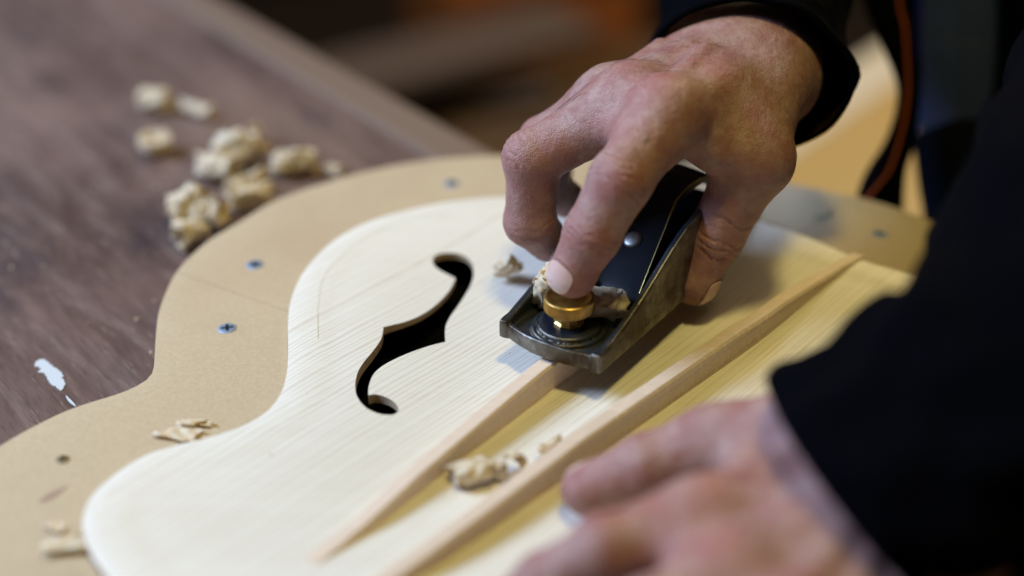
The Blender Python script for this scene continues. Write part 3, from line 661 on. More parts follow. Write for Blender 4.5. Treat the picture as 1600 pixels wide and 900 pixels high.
extra = [(H['t0'], H['t1'], 16.5, 13.5, 12.0), (np.array((74.7, -10.4, 106.0)), np.array((98.2, 2.7, 94.0)), 9.5, 11, 10.0),
         (np.array((87.1, 12.1, 112.0)), np.array((99.8, -2.7, 98.0)), 13, 12, 12.0)]
extra += [(H['i0'] * .62 + H['i1'] * .38, H['m0'] * .62 + H['m1'] * .38, 8.5, 8.5, 9.0), (H['m0'] * .7 + H['m1'] * .3, H['r0'] * .7 + H['r1'] * .3, 8.5, 8.5, 8.0), (H['i0'] * .9 + H['i1'] * .1 - hn * 2, H['m0'] * .9 + H['m1'] * .1 - hn * 2, 11, 11, 10.0)]
fingers = [([H['i0'], H['i1'], H['i2'], H['i3']], [12.8, 12.5, 11.4, 9.6]), ([H['m0'], H['m1'], H['m2'], H['m3']], [14, 11.8, 10.9, 9.2]),
           ([H['r0'], H['r1'], H['r2'], H['r3']], [12.5, 11, 10, 8.6]), ([H['p0'], H['p1'], H['p2'], H['p3']], [11, 9, 8.2, 7.4]),
           ([H['t1'], H['t2'], H['t3']], [14.0, 12.2, 9.8])]
knk = [(H['i0'] + hn * 2.2, 10.8, 11), (H['m0'] + hn * 2.2, 11, 11), (H['r0'] + hn * 2.4, 10.5, 9), (H['m1'] + dors(H['m0'], H['m1'], H['m2']) * 2.6, 9.8, 5),
       (H['t1'] + np.array([5, -1, 0]), 10.0, 8), (H['t3'] + N3(H['t3'] - H['t2']) * 1.8, 9.3, 4),
       (H['i3'] + N3(H['i3'] - H['i2']) * 1.8, 9.0, 4)]
ten = []
for j, wq, e in (('i0', 'w', 8.5), ('m0', 'w', 8.5), ('r0', 'wu', 8)):
    ten.append((H[j] * 0.95 + H[wq] * 0.05 + hn * e, H[j] * 0.45 + H[wq] * 0.55 + hn * 12.8, 2.7, 5.0))
ten += [(np.array((71.0, 21.6, 125.0)), np.array((85.0, 24.5, 125.0)), 1.8, 3.5)]
di = dors(H['i0'], H['i1'], H['i2']) + camv * 0.8; dm = dors(H['m0'], H['m1'], H['m2'])
dt = np.array([0.55, -0.75, 0.35])
cre = [(H['i1'], H['i2'] - H['i0'], di, (-5, -2.2, 0.4, 3.0, 5.4), 0.5, 0.6, 17), (H['i2'], H['i3'] - H['i1'], di, (-2.6, 0, 2.4), 0.5, 0.55, 16),
       (H['m1'], H['m2'] - H['m0'], dm, (-5, -2.5, 0, 2.5, 5), 0.35, 0.6, 17), (H['m2'], H['m3'] - H['m1'], camv, (-2, 1, 3), 0.3, 0.55, 15),
       (H['t2'], H['t3'] - H['t1'], dt, (-11, -1.5, 2.2, 5.5), 0.75, 0.6, 18), (H['i0'] * 0.9 + H['i1'] * 0.1, H['i1'] - H['i0'], hn, (-6, -3, 0, 3, 6), 0.18, 0.8, 16)]
reds = [(H['i0'] + hn * 12, 12, 0.55), (H['i1'] + di * 8, 12, 0.40), (H['i2'] + di * 8, 9, 0.38), (H['i3'], 13, 0.55), (H['m1'], 15, 0.45), (H['m2'], 14, 0.5), (H['m3'], 14, 0.45), (H['t2'], 14, 0.3), (H['m0'] + hn * 12, 12, 0.35), (H['i0'] * .4 + H['i1'] * .6, 15, 0.3), (H['i0'] * .7 + H['w'] * .3 + hn * 10 + np.array([8, 0, 0]), 14, 0.3)]
drt = [(H['t3'] + np.array([-8, -4, 2]), 7, 0.6), (H['t2'] + np.array([-9, -4, 0]), 8, 0.35), (H['t3'] + np.array([0, -7, -6]), 5, 0.3)]
allp = np.array(list(H.values()) + [H['w'] + fo])
ia = N3(H['i3'] - H['i2']); ndir = np.array([-0.42, -0.62, 0.62]); ta = N3(H['t3'] - H['t2']); tdir = np.array([0.95, -0.30, 0.12])
ns = [(H['i3'] + ia * 2.2, ia, ndir, 12.6, 13), (H['t3'] + ta * 2.5, ta, tdir, 13, 14)]
sg = [(H[p_.split()[0]], H[p_.split()[1]]) for p_ in ('i0 i1', 'i1 i2', 'i2 i3', 'm0 m1', 'm1 m2', 'm2 m3', 't1 t2', 't2 t3')]
rh, rf = build_hand(allp.min(0) - 28, allp.max(0) + 28, 0.75, fingers, palm, extra, knk, cre, drt, ten, reds, ns, sg)
rh['label'] = 'right hand pressing the front knob'
nail(rh, rf, H['i3'] + ia * 2.2, ia, ndir, 12.6, 13, 9.2)
nail(rh, rf, H['t3'] + ta * 2.5, ta, tdir, 13, 14, 9.2)
# fine dark hairs on the back of the hand, wrist and first finger joints
def hairs(hand, f, spots, name='hand_hair'):
    V = []; F = []
    for c, rad, n_, ln, flow in spots:
        for _ in range(n_):
            p0 = c + rng.normal(0, 1, 3) * rad; p0 = p0.astype(np.float32)[None]
            def grad(p): e = 0.4; return N3([float(f(p + np.eye(3, dtype=np.float32)[i] * e)[0] - f(p - np.eye(3, dtype=np.float32)[i] * e)[0]) for i in range(3)])
            for _k in range(4): g = grad(p0); p0 = (p0 - (g * float(f(p0)[0]))[None]).astype(np.float32)
            if abs(float(f(p0)[0])) > 0.4 or g @ camv < -0.1: continue
            fl = N3(flow + rng.normal(0, 0.25, 3)); fl = N3(fl - g * (fl @ g)); L_ = ln * rng.uniform(0.5, 1.1); pts_ = []
            cv = np.cross(g, fl) * rng.uniform(-0.25, 0.25)
            for k in range(5):
                t = k / 4; pts_.append(p0[0] + fl * L_ * t + g * (0.1 + L_ * 0.22 * t * (1 - 0.55 * t)) + cv * L_ * t * t)
            v_, f_ = tube(pts_, [0.032, 0.030, 0.027, 0.022, 0.010], 3, cap=False); b = len(V); V += list(v_); F += [tuple(b + i for i in q_) for q_ in f_]
    o = mk(name, np.array(V) * MM, F, M['hair']); o.parent = hand; o['kind'] = 'stuff'; return o
mid = lambda a, b, t: H[a] * (1 - t) + H[b] * t
toward = -fwd
hairs(rh, rf, [(mid('m0', 'w', 0.1) + hn * 12, 8, 70, 4, toward - hn * .2 + np.array([-.4, 0, 0])), (mid('i0', 'w', 0.05) + hn * 12, 8, 70, 4, toward), (mid('i0', 'w', 0.4) + hn * 13, 11, 90, 6, toward + np.array([-.3, -.2, 0])),
                (mid('m0', 'w', 0.5) + hn * 14, 11, 90, 6, toward), (H['w'] + hn * 16, 13, 120, 7, toward + np.array([.3, 0, 0])), (H['wr'] + hn * 10 + np.array([8, -4, 0]), 11, 150, 7, np.array([0.0, -.6, -.7])), (H['t0'] + np.array([10, -8, 0]), 12, 120, 6, np.array([0.1, -.5, -.8])),
                (mid('m0', 'm1', .5) + hn * 10, 5, 60, 4, H['m1'] - H['m0']), (mid('i0', 'i1', .45) + di * 10, 4.5, 60, 4, H['i1'] - H['i0'])])

# left hand, resting flat on the soundboard near the viewer
G = {'t0': (94.3, -152.3, 56.0), 't1': (72.0, -145.4, 48.0), 't2': (47.3, -147.8, 39.0), 't3': (27.0, -149.3, 29.2), 'i0': (60.9, -198.0, 56.0), 'i1': (28.6, -210.0, 54.0), 'i2': (10.1, -210.3, 41.0), 'i3': (-1.5, -207.1, 27.5), 'm0': (68.0, -225.4, 58.0), 'm1': (39.7, -241.7, 56.0), 'm2': (20.9, -241.6, 43.0), 'm3': (9.8, -234.9, 27.5), 'r0': (78.0, -246.1, 56.0), 'r1': (51.0, -264.2, 55.0), 'r2': (34.7, -263.0, 42.0), 'r3': (24.5, -257.1, 27.0), 'p0': (91.4, -258.9, 50.0), 'p1': (69.0, -273.5, 48.0), 'p2': (56.9, -274.2, 38.0), 'p3': (48.7, -269.3, 26.2), 'w': (120.7, -197.3, 63.0), 'wr': (115.7, -170.9, 58.0), 'wu': (126.6, -214.6, 56.0)}
G = {k: np.array(v) for k, v in G.items()}
gn = np.cross(G['i0'] - G['w'], G['p0'] - G['w']); gn = N3(gn if gn[2] > 0 else -gn)
fo = np.array((139.9, -191.3, 86.2)) - np.array((121.8, -192.8, 62.2))
palm = [(G['wr'], G['i0'], 14.5, 11.5), (G['w'], G['m0'], 15.5, 11.5), (G['w'], G['r0'], 14.5, 11), (G['wu'], G['p0'], 14, 10.5),
        (G['w'] - gn * 5, (G['i0'] + G['m0']) / 2 - gn * 6, 14, 9), (G['wu'], G['wu'] + fo, 19.5, 22), (G['w'], G['w'] + fo, 21, 24), (G['wr'], G['wr'] + fo, 18, 22)]
extra = [(G['t0'], G['t1'], 15.5, 12.0, 11.0), (G['t1'] * .5 + G['t0'] * .5 - gn * 3, G['i0'] * .8 + G['w'] * .2 - gn * 4, 9, 9, 9.0)]
extra += [(G['i0'] * .7 + G['i1'] * .3, G['m0'] * .7 + G['m1'] * .3, 8, 8, 9.0), (G['m0'] * .7 + G['m1'] * .3, G['r0'] * .7 + G['r1'] * .3, 8, 8, 9.0)]
fingers = [([G['t1'], G['t2'], G['t3']], [12, 11, 9.4]), ([G['i0'], G['i1'], G['i2'], G['i3']], [12.5, 10.8, 9.6, 8.2]), ([G['m0'], G['m1'], G['m2'], G['m3']], [12.5, 11, 9.8, 8.4]),
           ([G['r0'], G['r1'], G['r2'], G['r3']], [11.5, 9.6, 8.6, 7.4]), ([G['p0'], G['p1'], G['p2'], G['p3']], [10.5, 8.6, 7.6, 6.6])]
knk = [(G[k] + gn * 2.0, 10.8, 9) for k in ('i0', 'm0', 'r0', 'p0')] + [(G['t2'] + gn * 1.5, 9, 4), (G['i1'] + gn * 2, 9, 4)]
ten = [(G[k] * .92 + G['w'] * .08 + gn * 8, G[k] * .35 + G['w'] * .65 + gn * 12, 2.8, 5.0) for k in ('i0', 'm0', 'r0', 'p0')]
cre = [(G['i1'], G['i2'] - G['i0'], gn, (-4, -1.5, 1, 3.5), 0.35, 0.6, 15), (G['t2'], G['t3'] - G['t1'], gn + camv, (-3, 0, 3), 0.35, 0.6, 15), (G['m1'], G['m2'] - G['m0'], gn, (-4, -1.5, 1, 3.5), 0.35, 0.6, 15)]
reds = [(G[k] + gn * 10, 14, 0.38) for k in ('i0', 'm0', 'r0', 'p0')] + [(G['t2'], 12, 0.4), (G['t3'], 14, 0.4), (G['i1'], 14, 0.35), (G['i0'] * .5 + G['i1'] * .5, 14, .35)]
allp = np.array(list(G.values()) + [G['w'] + fo])
lh, lf = build_hand(allp.min(0) - 27, allp.max(0) + 27, 1.0, fingers, palm, extra, knk, cre, [], ten, reds, (), [(G[k + '0'], G[k + '1']) for k in 'imrp'] + [(G['t1'], G['t2'])])
lh['label'] = 'left hand resting on the soundboard'
ta = N3(G['t3'] - G['t2']); nail(lh, lf, G['t3'] + ta * 2.0, ta, np.array([-0.35, 0.72, 0.55]), 12, 13, 8.2)
for k in 'imrp':
    a = N3(G[k + '3'] - G[k + '2']); nail(lh, lf, G[k + '3'] + a * 2.0, a, gn, 10.5 if k != 'p' else 9, 11.5, 7.4)

def garment(name, path, radii, m, th=2.6, n=56, fold=2.6, fscale=0.035, hem=None, parent=None, lining=None, seed=0.0, stretch=0.35):
    """a sleeve: open tube along path with cloth folds, given thickness; the first ring is the hem"""
    pth = crom(path, 8, False); rr = np.array([(a if isinstance(a, tuple) else (a, a)) for a in radii], float); rr = crom(np.c_[rr, rr[:, :1]], 8, False)[:, :2]
    V, F = tube(pth, [tuple(x) for x in rr], n, cap=False); m_ = len(pth)
    C_ = np.repeat(pth, n, 0); D_ = V - C_; D_ /= np.linalg.norm(D_, axis=1)[:, None]
    amp = np.repeat(np.clip(np.arange(m_) / 6.0, 0.25, 1.0), n)
    ln = np.repeat(np.r_[0, np.cumsum(np.linalg.norm(np.diff(pth, axis=0), axis=1))], n)
    f1 = np.array([mnoise.noise(Vector(d * 2.0) + Vector((0, seed, l * fscale))) for d, l in zip(D_, ln)]); f2_ = np.array([mnoise.noise(Vector(v * 0.06) + Vector((seed, 0, 0))) for v in V])
    V = V + D_ * (amp * (f1 * fold * 3 + f2_ * fold))[:, None]
    if hem: V += D_ * (np.exp(-((ln - hem) / 1.2) ** 2) * -0.9)[:, None]
    Vi = V - D_ * th; k0 = len(V); 
    Fi = [tuple(i + k0 for i in f[::-1]) for f in F]; cap0 = [(i, (i + 1) % n, (i + 1) % n + k0, i + k0) for i in range(n)]; b = (m_ - 1) * n; cap1 = [(b + (i + 1) % n, b + i, b + i + k0, b + (i + 1) % n + k0) for i in range(n)]
    mi = [0] * len(F) + [1] * len(Fi) + [0] * (2 * n)
    o = mk(name, np.vstack([V, Vi]) * MM, F + Fi + cap0 + cap1, [m, lining or m], None, True, mi); fixn(o); return wpart(o, parent)
rs = garment('jacket_sleeve', [(105.2, 44.0, 106.9), (108.2, 60.3, 108.9), (113.7, 92.8, 116.4), (122.0, 147.2, 133.1), (138.4, 214.2, 167.0), (175.5, 280.9, 219.7)], [(47, 39), (47, 41), (47, 43), (49, 46), (56, 54), (66, 64)], M['jacket'], hem=13, lining=M['lining'], seed=3.1)
ls = garment('jacket_sleeve', [(111.1, -190.1, 62.9), (117.6, -189.3, 69.0), (133.4, -188.9, 80.5), (157.9, -182.2, 95.5), (198.8, -140.3, 110.8), (272.2, -27.0, 134.3), (335.6, 131.9, 204.6)], [(51, 40), (51, 42), (51, 45), (50, 46), (60, 58), (70, 68), (75, 72)], M['jacket'], hem=13, lining=M['lining'], seed=8.4)
rs['label'] = 'far sleeve with orange tab at the cuff'; ls['label'] = 'near sleeve with cuff over the wrist'
tb = box('cuff_tab', (0.010, 0.006, 0.016), M['orange'], None, Vector((155.1, 59.1, 105.0)) * MM, (0.3, 0.4, 0.5), 0.0015); wpart(tb, None); tb.parent = rs; tb.matrix_parent_inverse = WI
# torso: shirt barrel, open jacket fronts and trousers
def sheet(name, rows, m, th=2.5, fold=1.5, seed=0.0, lining=None, nu=6, nv=6):
    """a hanging panel of cloth through a grid of points, with thickness"""
    rows = np.array(rows, float); g = np.array([crom(r_, nu, False) for r_ in rows]); g = np.stack([crom(g[:, j], nv, False) for j in range(g.shape[1])], 1)
    a, b = g.shape[:2]; V = g.reshape(-1, 3)
    nz = np.array([mnoise.noise(Vector((v[0] * 0.045 + seed, v[1] * 0.045, v[2] * 0.016))) for v in V]); V = V + np.outer(nz * fold * 3, [0, -1, 0.1])
    F = [(i * b + j, i * b + j + 1, (i + 1) * b + j + 1, (i + 1) * b + j) for i in range(a - 1) for j in range(b - 1)]
    n_ = len(V); V2 = V + np.array([0, th, 0]); F2 = [tuple(i + n_ for i in f[::-1]) for f in F]
    bd = [j for j in range(b)] + [i * b + b - 1 for i in range(1, a)] + [(a - 1) * b + j for j in range(b - 2, -1, -1)] + [i * b for i in range(a - 2, 0, -1)]
    F3 = [(bd[i], bd[(i + 1) % len(bd)], bd[(i + 1) % len(bd)] + n_, bd[i] + n_) for i in range(len(bd))]
    o = mk(name, np.vstack([V, V2]) * MM, F + F2 + F3, [m, lining or m], None, True, [0] * len(F) + [1] * len(F2) + [0] * len(F3)); fixn(o); return wpart(o)
# open jacket front: its free edge with the orange piping turns to the viewer
edge_px = [(190.8, 246.5, 123.7), (195.2, 211.0, 83.9), (203.5, 193.6, 64.7), (210.6, 178.2, 48.8), (209.6, 165.7, 37.6), (202.4, 151.8, 24.2), (191.7, 139.6, 13.6), (185.0, 127.7, 3.5), (183.0, 115.2, -17.3)]
mid_px = [(201.4, 231.6, 128.0), (204.0, 196.5, 89.0), (207.9, 179.4, 70.2), (210.7, 164.2, 54.6), (207.9, 151.8, 43.7), (202.5, 138.1, 30.6), (195.6, 127.9, 19.4), (190.7, 118.8, 8.1), (189.0, 106.5, -12.4)]
in_px = [(230.4, 246.5, 123.7), (227.5, 211.0, 83.9), (226.1, 193.6, 64.7), (224.6, 178.2, 48.8), (222.2, 165.7, 37.6), (219.7, 156.3, 22.0), (213.4, 144.1, 11.4), (212.1, 135.0, -3.7), (212.1, 122.1, -25.1)]
jf = sheet('jacket_front', [[a, b, c] for a, b, c in zip(edge_px, mid_px, in_px)], M['jacket'], 2.5, 0.6, 1.0)
pip = [(208.4, 223.7, 130.3), (209.1, 189.8, 91.4), (211.1, 178.4, 80.1), (211.4, 162.7, 61.9), (210.5, 152.9, 51.3), (206.4, 139.1, 38.0), (199.3, 125.3, 22.9), (192.0, 118.5, 15.4), (184.8, 112.6, 9.5), (179.1, 107.3, 0.6)]
V, F = tube(crom(pip, 6, False), [0.85] * (9 * 6 + 1), 10); o = wpart(mk('piping', V * MM, F, M['orange'])); o.parent = jf
st = [(204.6, 182.7, 79.5), (204.7, 179.6, 76.3), (204.8, 176.5, 73.2), (204.5, 173.5, 70.0)]
for s_ in st:
    V, F = tube([np.array(s_) + [0, 0, -1.6], np.array(s_) + [0, 0, 1.6]], [0.8, 0.8], 8); o = wpart(mk('stitch', V * MM, F, M['orange'])); o.parent = jf
sheet('shirt', [[(231.8, 256.5, 120.8), (250.4, 241.6, 125.1), (275.5, 241.6, 125.1), (332.1, 266.4, 117.9)], [(229.0, 215.0, 71.2), (247.3, 200.7, 76.5), (272.0, 200.7, 76.5), (328.1, 224.6, 67.7)], [(229.0, 185.4, 21.8), (247.3, 171.6, 28.0), (272.0, 171.6, 28.0), (328.1, 194.5, 17.7)], [(227.5, 176.8, 7.6), (248.9, 167.0, 10.7), (273.7, 167.0, 10.7), (328.1, 185.1, 2.1)]], M['plaid'], 3, 0.8, 4.0)
sheet('shirt_placket', [[(222.9, 236.6, 126.5), (224.2, 232.6, 127.7), (227.7, 234.6, 127.1)], [(221.5, 206.2, 85.6), (222.5, 201.4, 87.3), (225.9, 203.3, 86.6)], [(221.1, 182.5, 46.2), (222.2, 177.9, 48.2), (225.2, 179.7, 47.4)]], M['blue'], 2, 0.3, 6.0)
sheet('trousers', [[(225.4, 180.7, 14.1), (244.1, 162.4, 32.2), (268.5, 162.4, 32.2), (327.1, 176.2, 26.0)], [(226.8, 175.2, 4.9), (242.6, 147.1, 16.4), (266.8, 147.1, 16.4), (327.1, 165.2, 7.7)], [(229.7, 165.0, -12.1), (242.6, 138.2, 1.6), (266.8, 138.2, 1.6), (327.1, 156.0, -7.5)], [(232.6, 156.6, -26.0), (242.6, 130.2, -11.8), (266.8, 130.2, -11.8), (327.1, 147.8, -21.3)], [(241.2, 124.2, -80.0), (242.6, 98.9, -63.7), (266.8, 98.9, -63.7), (327.1, 115.8, -74.6)]], M['trouser'], 4, 1.0, 9.0)
sheet('jacket_front', [[(265.7, 221.7, 130.8), (273.4, 196.8, 138.0), (299.7, 186.9, 140.9)], [(264.0, 181.0, 72.9), (271.6, 157.3, 82.0), (297.7, 147.9, 85.6)], [(254.8, 146.9, 35.5), (267.9, 124.0, 45.9), (293.6, 114.9, 50.1)], [(243.0, 115.1, 2.1), (264.3, 93.0, 13.8), (289.6, 84.2, 18.5)], [(234.7, 84.8, -38.7), (262.4, 63.6, -25.5), (287.6, 55.1, -20.3)]], M['jacket'], 3, 1.2, 12.0)

def curl(name, label, loc, r0, turns, w, grow=0.35, axis_tilt=(0, 0, 0), crump=0.8, th=0.2, seed=0, flat=1.0, wav=0.45, group='wood shavings', frill=0.9):
    """one plane shaving: a thin ribbon rolled along a spiral, crumpled by noise"""
    g_ = random.Random(seed); n = max(18, int(turns * 30)); m_ = 9; V = []
    ph = g_.uniform(0, 6.28); tl = g_.uniform(-0.5, 0.5) * w
    for i in range(n + 1):
        t = i / n; a = ph + t * turns * 2 * math.pi; r_ = r0 * (1 + grow * t * turns)
        rag = 1 + 0.22 * mnoise.noise(Vector((a * 1.3, seed * 2.3, 0)))
        for k in range(m_):
            e_ = (2 * k / (m_ - 1) - 1); s_ = e_ * 0.5 * w * rag * (0.7 + 0.3 * math.sin(math.pi * min(1, t * 1.15 + 0.1)))
            v = Vector((r_ * math.cos(a), r_ * math.sin(a) * flat, s_ + tl * t))
            nn = mnoise.noise_vector(v * 0.14 + Vector((seed * 3.1, 0, 0))) * crump * 1.3 + mnoise.noise_vector(v * 0.5 + Vector((0, seed * 1.7, 0))) * crump * 0.9
            fr = e_ * e_ * frill * (math.sin(a * 4.3 + seed + e_) + 0.6 * math.sin(a * 7.1 + seed * 2))
            v += nn + Vector((math.cos(a), math.sin(a), 0)) * (wav * math.sin(a * 6 + k) + fr)
            V.append(v)
    rot = Euler(axis_tilt).to_matrix(); V = [rot @ v for v in V]; zmin = min(v.z for v in V); V = np.array([(v.x, v.y, v.z - zmin + 0.15) for v in V])
    F = [(i * m_ + k, i * m_ + k + 1, (i + 1) * m_ + k + 1, (i + 1) * m_ + k) for i in range(n) for k in range(m_ - 1)]
    o = mk(name, V * MM, F, M['shaving']); s_ = o.modifiers.new('t', 'SOLIDIFY'); s_.thickness = th * MM; s_.offset = 0
    o.location = Vector(loc) * MM; return tag(o, label, 'wood shaving', group)
HP = math.pi / 2
BG = 'shavings lying on the bench'
def B(x, y, dz=0.0): return (x, y, dz)
curl('wood_shaving', 'flat shaving stick farthest up the bench, above the round coil', (-216.5, 246.8, 0.0), 4.5, 2.2, 19, 0.28, (0, HP, -0.15), 1.2, 0.5, 3, 0.8, group=BG)
curl('wood_shaving', 'thin twisted strand trailing right from the farthest flat shaving on the bench', (-193.3, 241.1, 0.0), 2.6, 1.3, 26, 0.4, (0, HP, -0.42), 1.6, 0.4, 5, 0.6, group=BG)
curl('wood_shaving', 'tight round coil shaving standing alone on the bench', (-204.2, 189.4, 0.0), 1.2, 7.0, 8.5, 0.95, (0.05, 0.08, 0), 0.10, 0.9, 8, 1.0, group=BG, wav=0.05, frill=0.05)
curl('wood_shaving', 'small upright curl at the far end of the bench heap', (-148.9, 201.4, 0.0), 2.6, 1.8, 13, 0.25, (0.4, 0.3, 0.3), 1.1, 0.3, 11, group=BG)
curl('wood_shaving', 'big bright crumpled curl on top of the bench heap', (-155.6, 166.4, 0.0), 6, 3.0, 19, 0.22, (0.2, HP - .2, 0.4), 3.2, 0.3, 14, 0.9, group=BG)
curl('wood_shaving', 'rolled shaving at the left front of the bench heap', (-163.7, 153.7, 0.0), 5.0, 2.6, 22, 0.2, (0, HP, -0.35), 1.6, 0.35, 17, 0.9, group=BG)
curl('wood_shaving', 'curl tucked behind the big crumpled one in the bench heap', (-147.2, 174.5, 0.0), 4.6, 2.4, 15, 0.25, (0.5, HP - .5, 0.8), 2.2, 0.3, 21, 0.9, group=BG)
curl('wood_shaving', 'loose ruffled shaving right of the bench heap, near the board rim', (-123.6, 160.0, 0.0), 4.5, 2.4, 23, 0.25, (0, HP, 0.35), 2.4, 0.3, 24, 0.8, group=BG)
curl('wood_shaving', 'grey toned ribbon lying between the bench heap and the board', (-144.4, 136.8, 0.0), 3.6, 1.9, 22, 0.3, (0, HP, 0.7), 1.8, 0.3, 27, 0.7, group=BG)
curl('wood_shaving', 'shaving leaning on the board edge below the heap', (-136.0, 120.5, 0.0), 4.2, 2.2, 20, 0.2, (0, HP, 0.5), 2.0, 0.3, 31, 0.85, group=BG)
curl('wood_shaving', 'tiny sliver against the far curve of the board', (-99.5, 160.0, 0.0), 2.4, 1.3, 11, 0.2, (0, HP, -0.4), 1.0, 0.3, 33, 0.6, group=BG)
curl('wood_shaving', 'fluffy curl on top of the cluster nearest the board screws', (-163.2, 106.2, 0.0), 5.6, 3.0, 17, 0.2, (0.3, HP - .4, 0.5), 3.0, 0.3, 37, 0.95, group=BG)
curl('wood_shaving', 'pale curl at the right of the cluster by the board edge', (-154.0, 99.2, 0.0), 4.6, 2.4, 15, 0.25, (0, HP - .3, -0.4), 2.4, 0.3, 41, 0.9, group=BG)
curl('wood_shaving', 'curl at the left side of the cluster by the board edge', (-170.2, 99.2, 0.0), 3.4, 2.2, 13, 0.25, (0.2, HP - .4, 0.9), 1.6, 0.3, 44, 0.9, group=BG)
curl('wood_shaving', 'tan lowest curl of the bench cluster, wedged at the board edge', (-162.1, 80.9, 0.0), 4.4, 2.5, 16, 0.22, (0, HP, 0.8), 1.8, 0.35, 47, 0.9, group=BG)
PG = 'shavings around the plane'
def zp(x, y): return zt(x, y)
x_, y_ = (-2.1, 15.7)
curl('wood_shaving', 'translucent curl lying alone on the spruce beside the plane', (x_, y_, zp(x_, y_)), 3.6, 1.4, 11, 0.2, (0.5, 1.0, 0.2), 1.1, 0.12, 51, 0.95, group=PG)
def onp(s_, t_, h_): a = PANG; return (PX + math.cos(a) * s_ + math.sin(a) * t_, PY + math.sin(a) * s_ - math.cos(a) * t_, PZ + h_)
curl('wood_shaving', 'tall crumpled shaving bunched behind the left of the brass knob', onp(34, -13, 4.6), 5.6, 2.4, 17, 0.22, (0.3, HP - .5, 0.9), 1.9, 0.15, 54, 0.9, group=PG)
curl('wood_shaving', 'curled shaving end spilling over the left rim of the plane', onp(26, -16.5, 5.0), 3.2, 1.7, 17, 0.3, (0.3, 0.25, 0.2), 1.1, 0.25, 57, 0.9, group=PG)
curl('wood_shaving', 'shaving fold poking from the mouth of the plane, top of the left bunch', onp(41, -14, 9.5), 4.6, 2.0, 16, 0.25, (0, HP, 0.9), 1.5, 0.15, 60, 0.8, group=PG)
curl('wood_shaving', 'wide rolled shaving with dark marks right of the brass knob', onp(33, 11, 4.8), 4.9, 1.5, 17, 0.2, (0, HP, -0.25), 1.2, 0.12, 63, 0.95, group=PG)
GG = 'shavings between the tone bars'
for (x_, y_), a_, lab in zip([(-16.0, -130.2), (-8.4, -128.7), (-0.5, -127.6), (14.0, -115.5)], (dict(r0=3.8, turns=2.4, w=15, seed=71, axis_tilt=(1.57, 0, 1.9)), dict(r0=2.6, turns=1.8, w=12, seed=74, axis_tilt=(0, 1.57, -0.3)), dict(r0=4.4, turns=1.4, w=7, seed=77, axis_tilt=(0.9, 0.2, 0.4)), dict(r0=2.6, turns=1.1, w=10, seed=80, axis_tilt=(0, 1.4, 0.5))),
                             ('biggest tan curl lying between the tone bars, nearest the viewer', 'small curl in the middle of the row between the tone bars', 'ring shaped curl between the tone bars, right of the small one', 'faint thin shaving farthest right in the row between the tone bars')):
    curl('wood_shaving', lab, (x_, y_, zp(x_, y_)), a_['r0'], a_['turns'], a_['w'], 0.22, a_['axis_tilt'], 1.0, 0.12, a_['seed'], 0.7, group=GG, frill=0.6)
MG = 'shavings on the mould board'
curl('wood_shaving', 'pale translucent flake on the board beside the waist of the guitar top', (-132.2, -100.9, 18.0), 4.6, 0.45, 15, 0.3, (HP, 0, 1.2), 0.6, 0.1, 83, 0.22, group=MG, frill=0.3)
curl('wood_shaving', 'short curl on the board touching the rim of the guitar top', (-122.8, -98.0, 18.0), 3.4, 0.5, 11, 0.3, (HP, 0, 1.5), 0.5, 0.1, 86, 0.22, group=MG, frill=0.3)
curl('wood_shaving', 'blurred tan curl on the board at the lower left of the guitar top', (-156.3, -167.9, 18.0), 3.0, 1.0, 17, 0.3, (HP, 0, 1.7), 0.7, 0.15, 89, 0.3, group=MG, frill=0.3)
curl('wood_shaving', 'pale flake on the board behind the blurred tan curl', (-162.5, -157.1, 18.0), 2.8, 0.5, 8, 0.3, (HP, 0, 0.9), 0.4, 0.1, 92, 0.3, group=MG, frill=0.2)
# fine crumbs of wood on bench, board and soundboard
V = []; F = []
def crumb(c, s_):
    b = len(V); q_ = Euler((rng.uniform(0, 3), rng.uniform(0, 3), rng.uniform(0, 3))).to_matrix()
    for d in ((1, 0, 0), (-.5, .8, 0), (-.5, -.8, 0), (0, 0, .7)): V.append(tuple(Vector(c) + Vector((0, 0, s_ * 0.35)) + q_ @ (Vector(d) * s_ * rng.uniform(0.5, 1.2))))
    F.extend([(b, b + 2, b + 1), (b, b + 1, b + 3), (b + 1, b + 2, b + 3), (b + 2, b, b + 3)])
bc = np.array([(-149.7, 141.3)])[0]
for _ in range(170):
    p_ = bc + rng.normal(0, 1, 2) * (60, 55)
    if not inside(mdf_out, p_[None])[0]: crumb((*p_, 0.0), abs(rng.normal(0.55, 0.35)) + 0.15)
for _ in range(170):
    p_ = np.array([rng.uniform(-330, -90), rng.uniform(-90, 330)])
    if not inside(mdf_out, p_[None])[0]: crumb((*p_, 0.0), abs(rng.normal(0.5, 0.35)) + 0.2)
for _ in range(70):
    p_ = np.array([rng.uniform(-110, 150), rng.uniform(-170, 90)])
    if inside(pl_out, p_[None])[0] and not inside(fhole, p_[None])[0]: crumb((*p_, zp(*p_)), abs(rng.normal(0.22, 0.15)) + 0.1)
for _ in range(40):
    p_ = np.array([rng.uniform(-190, 150), rng.uniform(-170, 120)])
    if inside(mdf_out, p_[None])[0] and not inside(pl_out, p_[None])[0]: crumb((*p_, 18.0), abs(rng.normal(0.25, 0.15)) + 0.1)
cr = mk('sawdust_crumbs', np.array(V) * MM, F, M['shaving'], smooth=False); tag(cr, 'pale sawdust crumbs scattered over bench, board and soundboard', 'sawdust', kind='stuff')

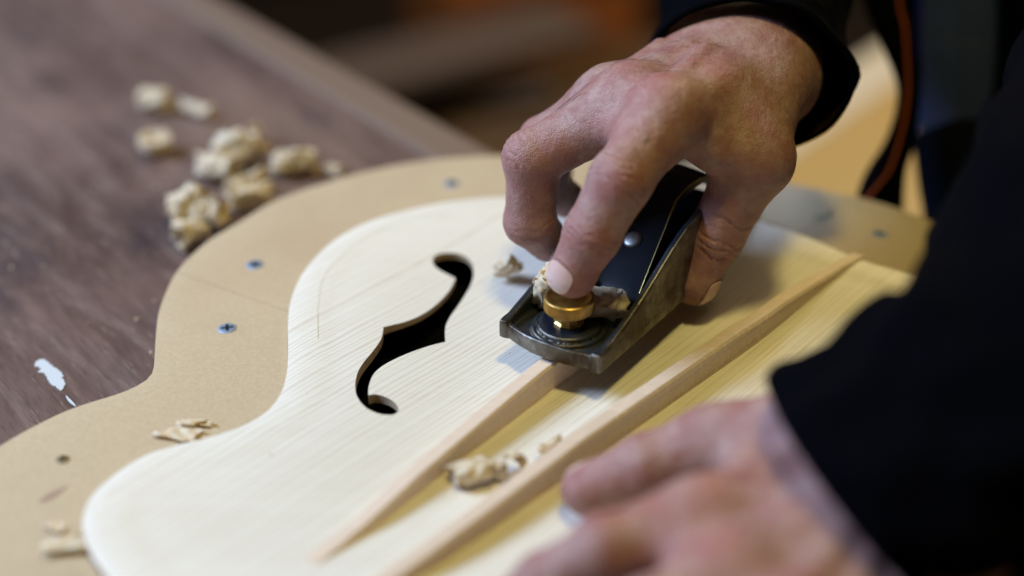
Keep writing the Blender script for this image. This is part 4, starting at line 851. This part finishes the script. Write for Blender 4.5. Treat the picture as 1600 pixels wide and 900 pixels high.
# low table beyond the bench and things standing on the floor, all far out of focus
zt_tab = -0.30
c1 = Vector((322.1, 893.8, -300.0)) * MM; c2 = Vector((466.7, 1075.4, -300.0)) * MM
dr_ = (c2 - c1).normalized(); ta_ = math.atan2(dr_.y, dr_.x)
tab = empty('side_table', (c1.x, c1.y, -0.9), ta_)
tag(tab, 'low pale wooden side table beyond the bench end', 'table')
box('table_top', (1.3, 0.80, 0.03), M['ply'], tab, (0.25, -0.43, 0.6 - 0.015), bev=0.002)
box('table_edge', (1.3, 0.07, 0.04), M['ply_edge'], tab, (0.25, 0.006, 0.6 - 0.02), bev=0.004)
for x in (-0.33, 0.83):
    for y in (-0.06, -0.78): box('leg', (0.05, 0.05, 0.57), M['brownboard'], tab, (x, y, 0.285 - 0.0005), bev=0.003)
def plank(label, u, loc, size, rot, m, cat='board', group=None, name='board'):
    o = box(name, size, m, None, loc, rot, 0.004); return tag(o, label, cat, group)
BB = 'boards leaning behind the bench'
g1 = Vector((-106.3, 1473.7, -450.0)) * MM; g2 = Vector((0.0, 1506.8, -500.0)) * MM; g3 = Vector((-116.5, 1624.7, -600.0)) * MM
plank('grey weathered board lying diagonally behind the bench', 0, g1, (0.50, 0.15, 0.025), (0, 0, 0.62), M['greyboard'], group=BB)
plank('brown board under the grey one behind the bench', 0, Vector((g1.x + 0.10, g1.y - 0.02, -0.56)), (0.80, 0.34, 0.03), (0, 0, 0.55), M['brownboard'], group=BB)
plank('short grey offcut lying nearest the bench edge on the brown boards', 0, Vector((-24.9, 1503.7, -520.0)) * MM, (0.16, 0.09, 0.02), (0, 0, 0.3), M['greyboard'], group=BB)
tr = empty('trestle', (g1.x + 0.1, g1.y, -0.9), 0.55); tag(tr, 'brown trestle carrying the boards behind the bench', 'trestle')
box('beam', (0.7, 0.06, 0.06), M['brownboard'], tr, (0, 0, 0.295), bev=0.003)
for x in (-0.3, 0.3): box('leg', (0.05, 0.05, 0.26), M['brownboard'], tr, (x, 0, 0.13), bev=0.003)
ob = empty('crate', Vector((20.2, 2350.3, -620.0)) * MM, 0.4); tag(ob, 'orange plastic crate in the dark at the back', 'crate')
ob.location.z = -0.9
box('shell', (0.42, 0.3, 0.30), M['orangebox'], ob, (0, 0, 0.15), bev=0.01); box('rim', (0.45, 0.33, 0.03), M['orangebox'], ob, (0, 0, 0.316), bev=0.006)
cb = empty('cabinet', Vector((-571.0, 3184.0, -900.0)) * MM, 0.2); tag(cb, 'dark green metal cabinet standing in shade behind the bench', 'cabinet')
box('shell', (1.1, 0.5, 1.0), M['darkgreen'], cb, (-0.1, 0.2, 0.5), bev=0.008)
for x in (-0.37, 0.17): 
    d_ = box('door', (0.52, 0.02, 0.92), M['darkgreen'], cb, (x, -0.061, 0.5), bev=0.004); h_ = box('handle', (0.015, 0.02, 0.12), M['bright'], d_, (0.2, -0.02, 0), bev=0.003)
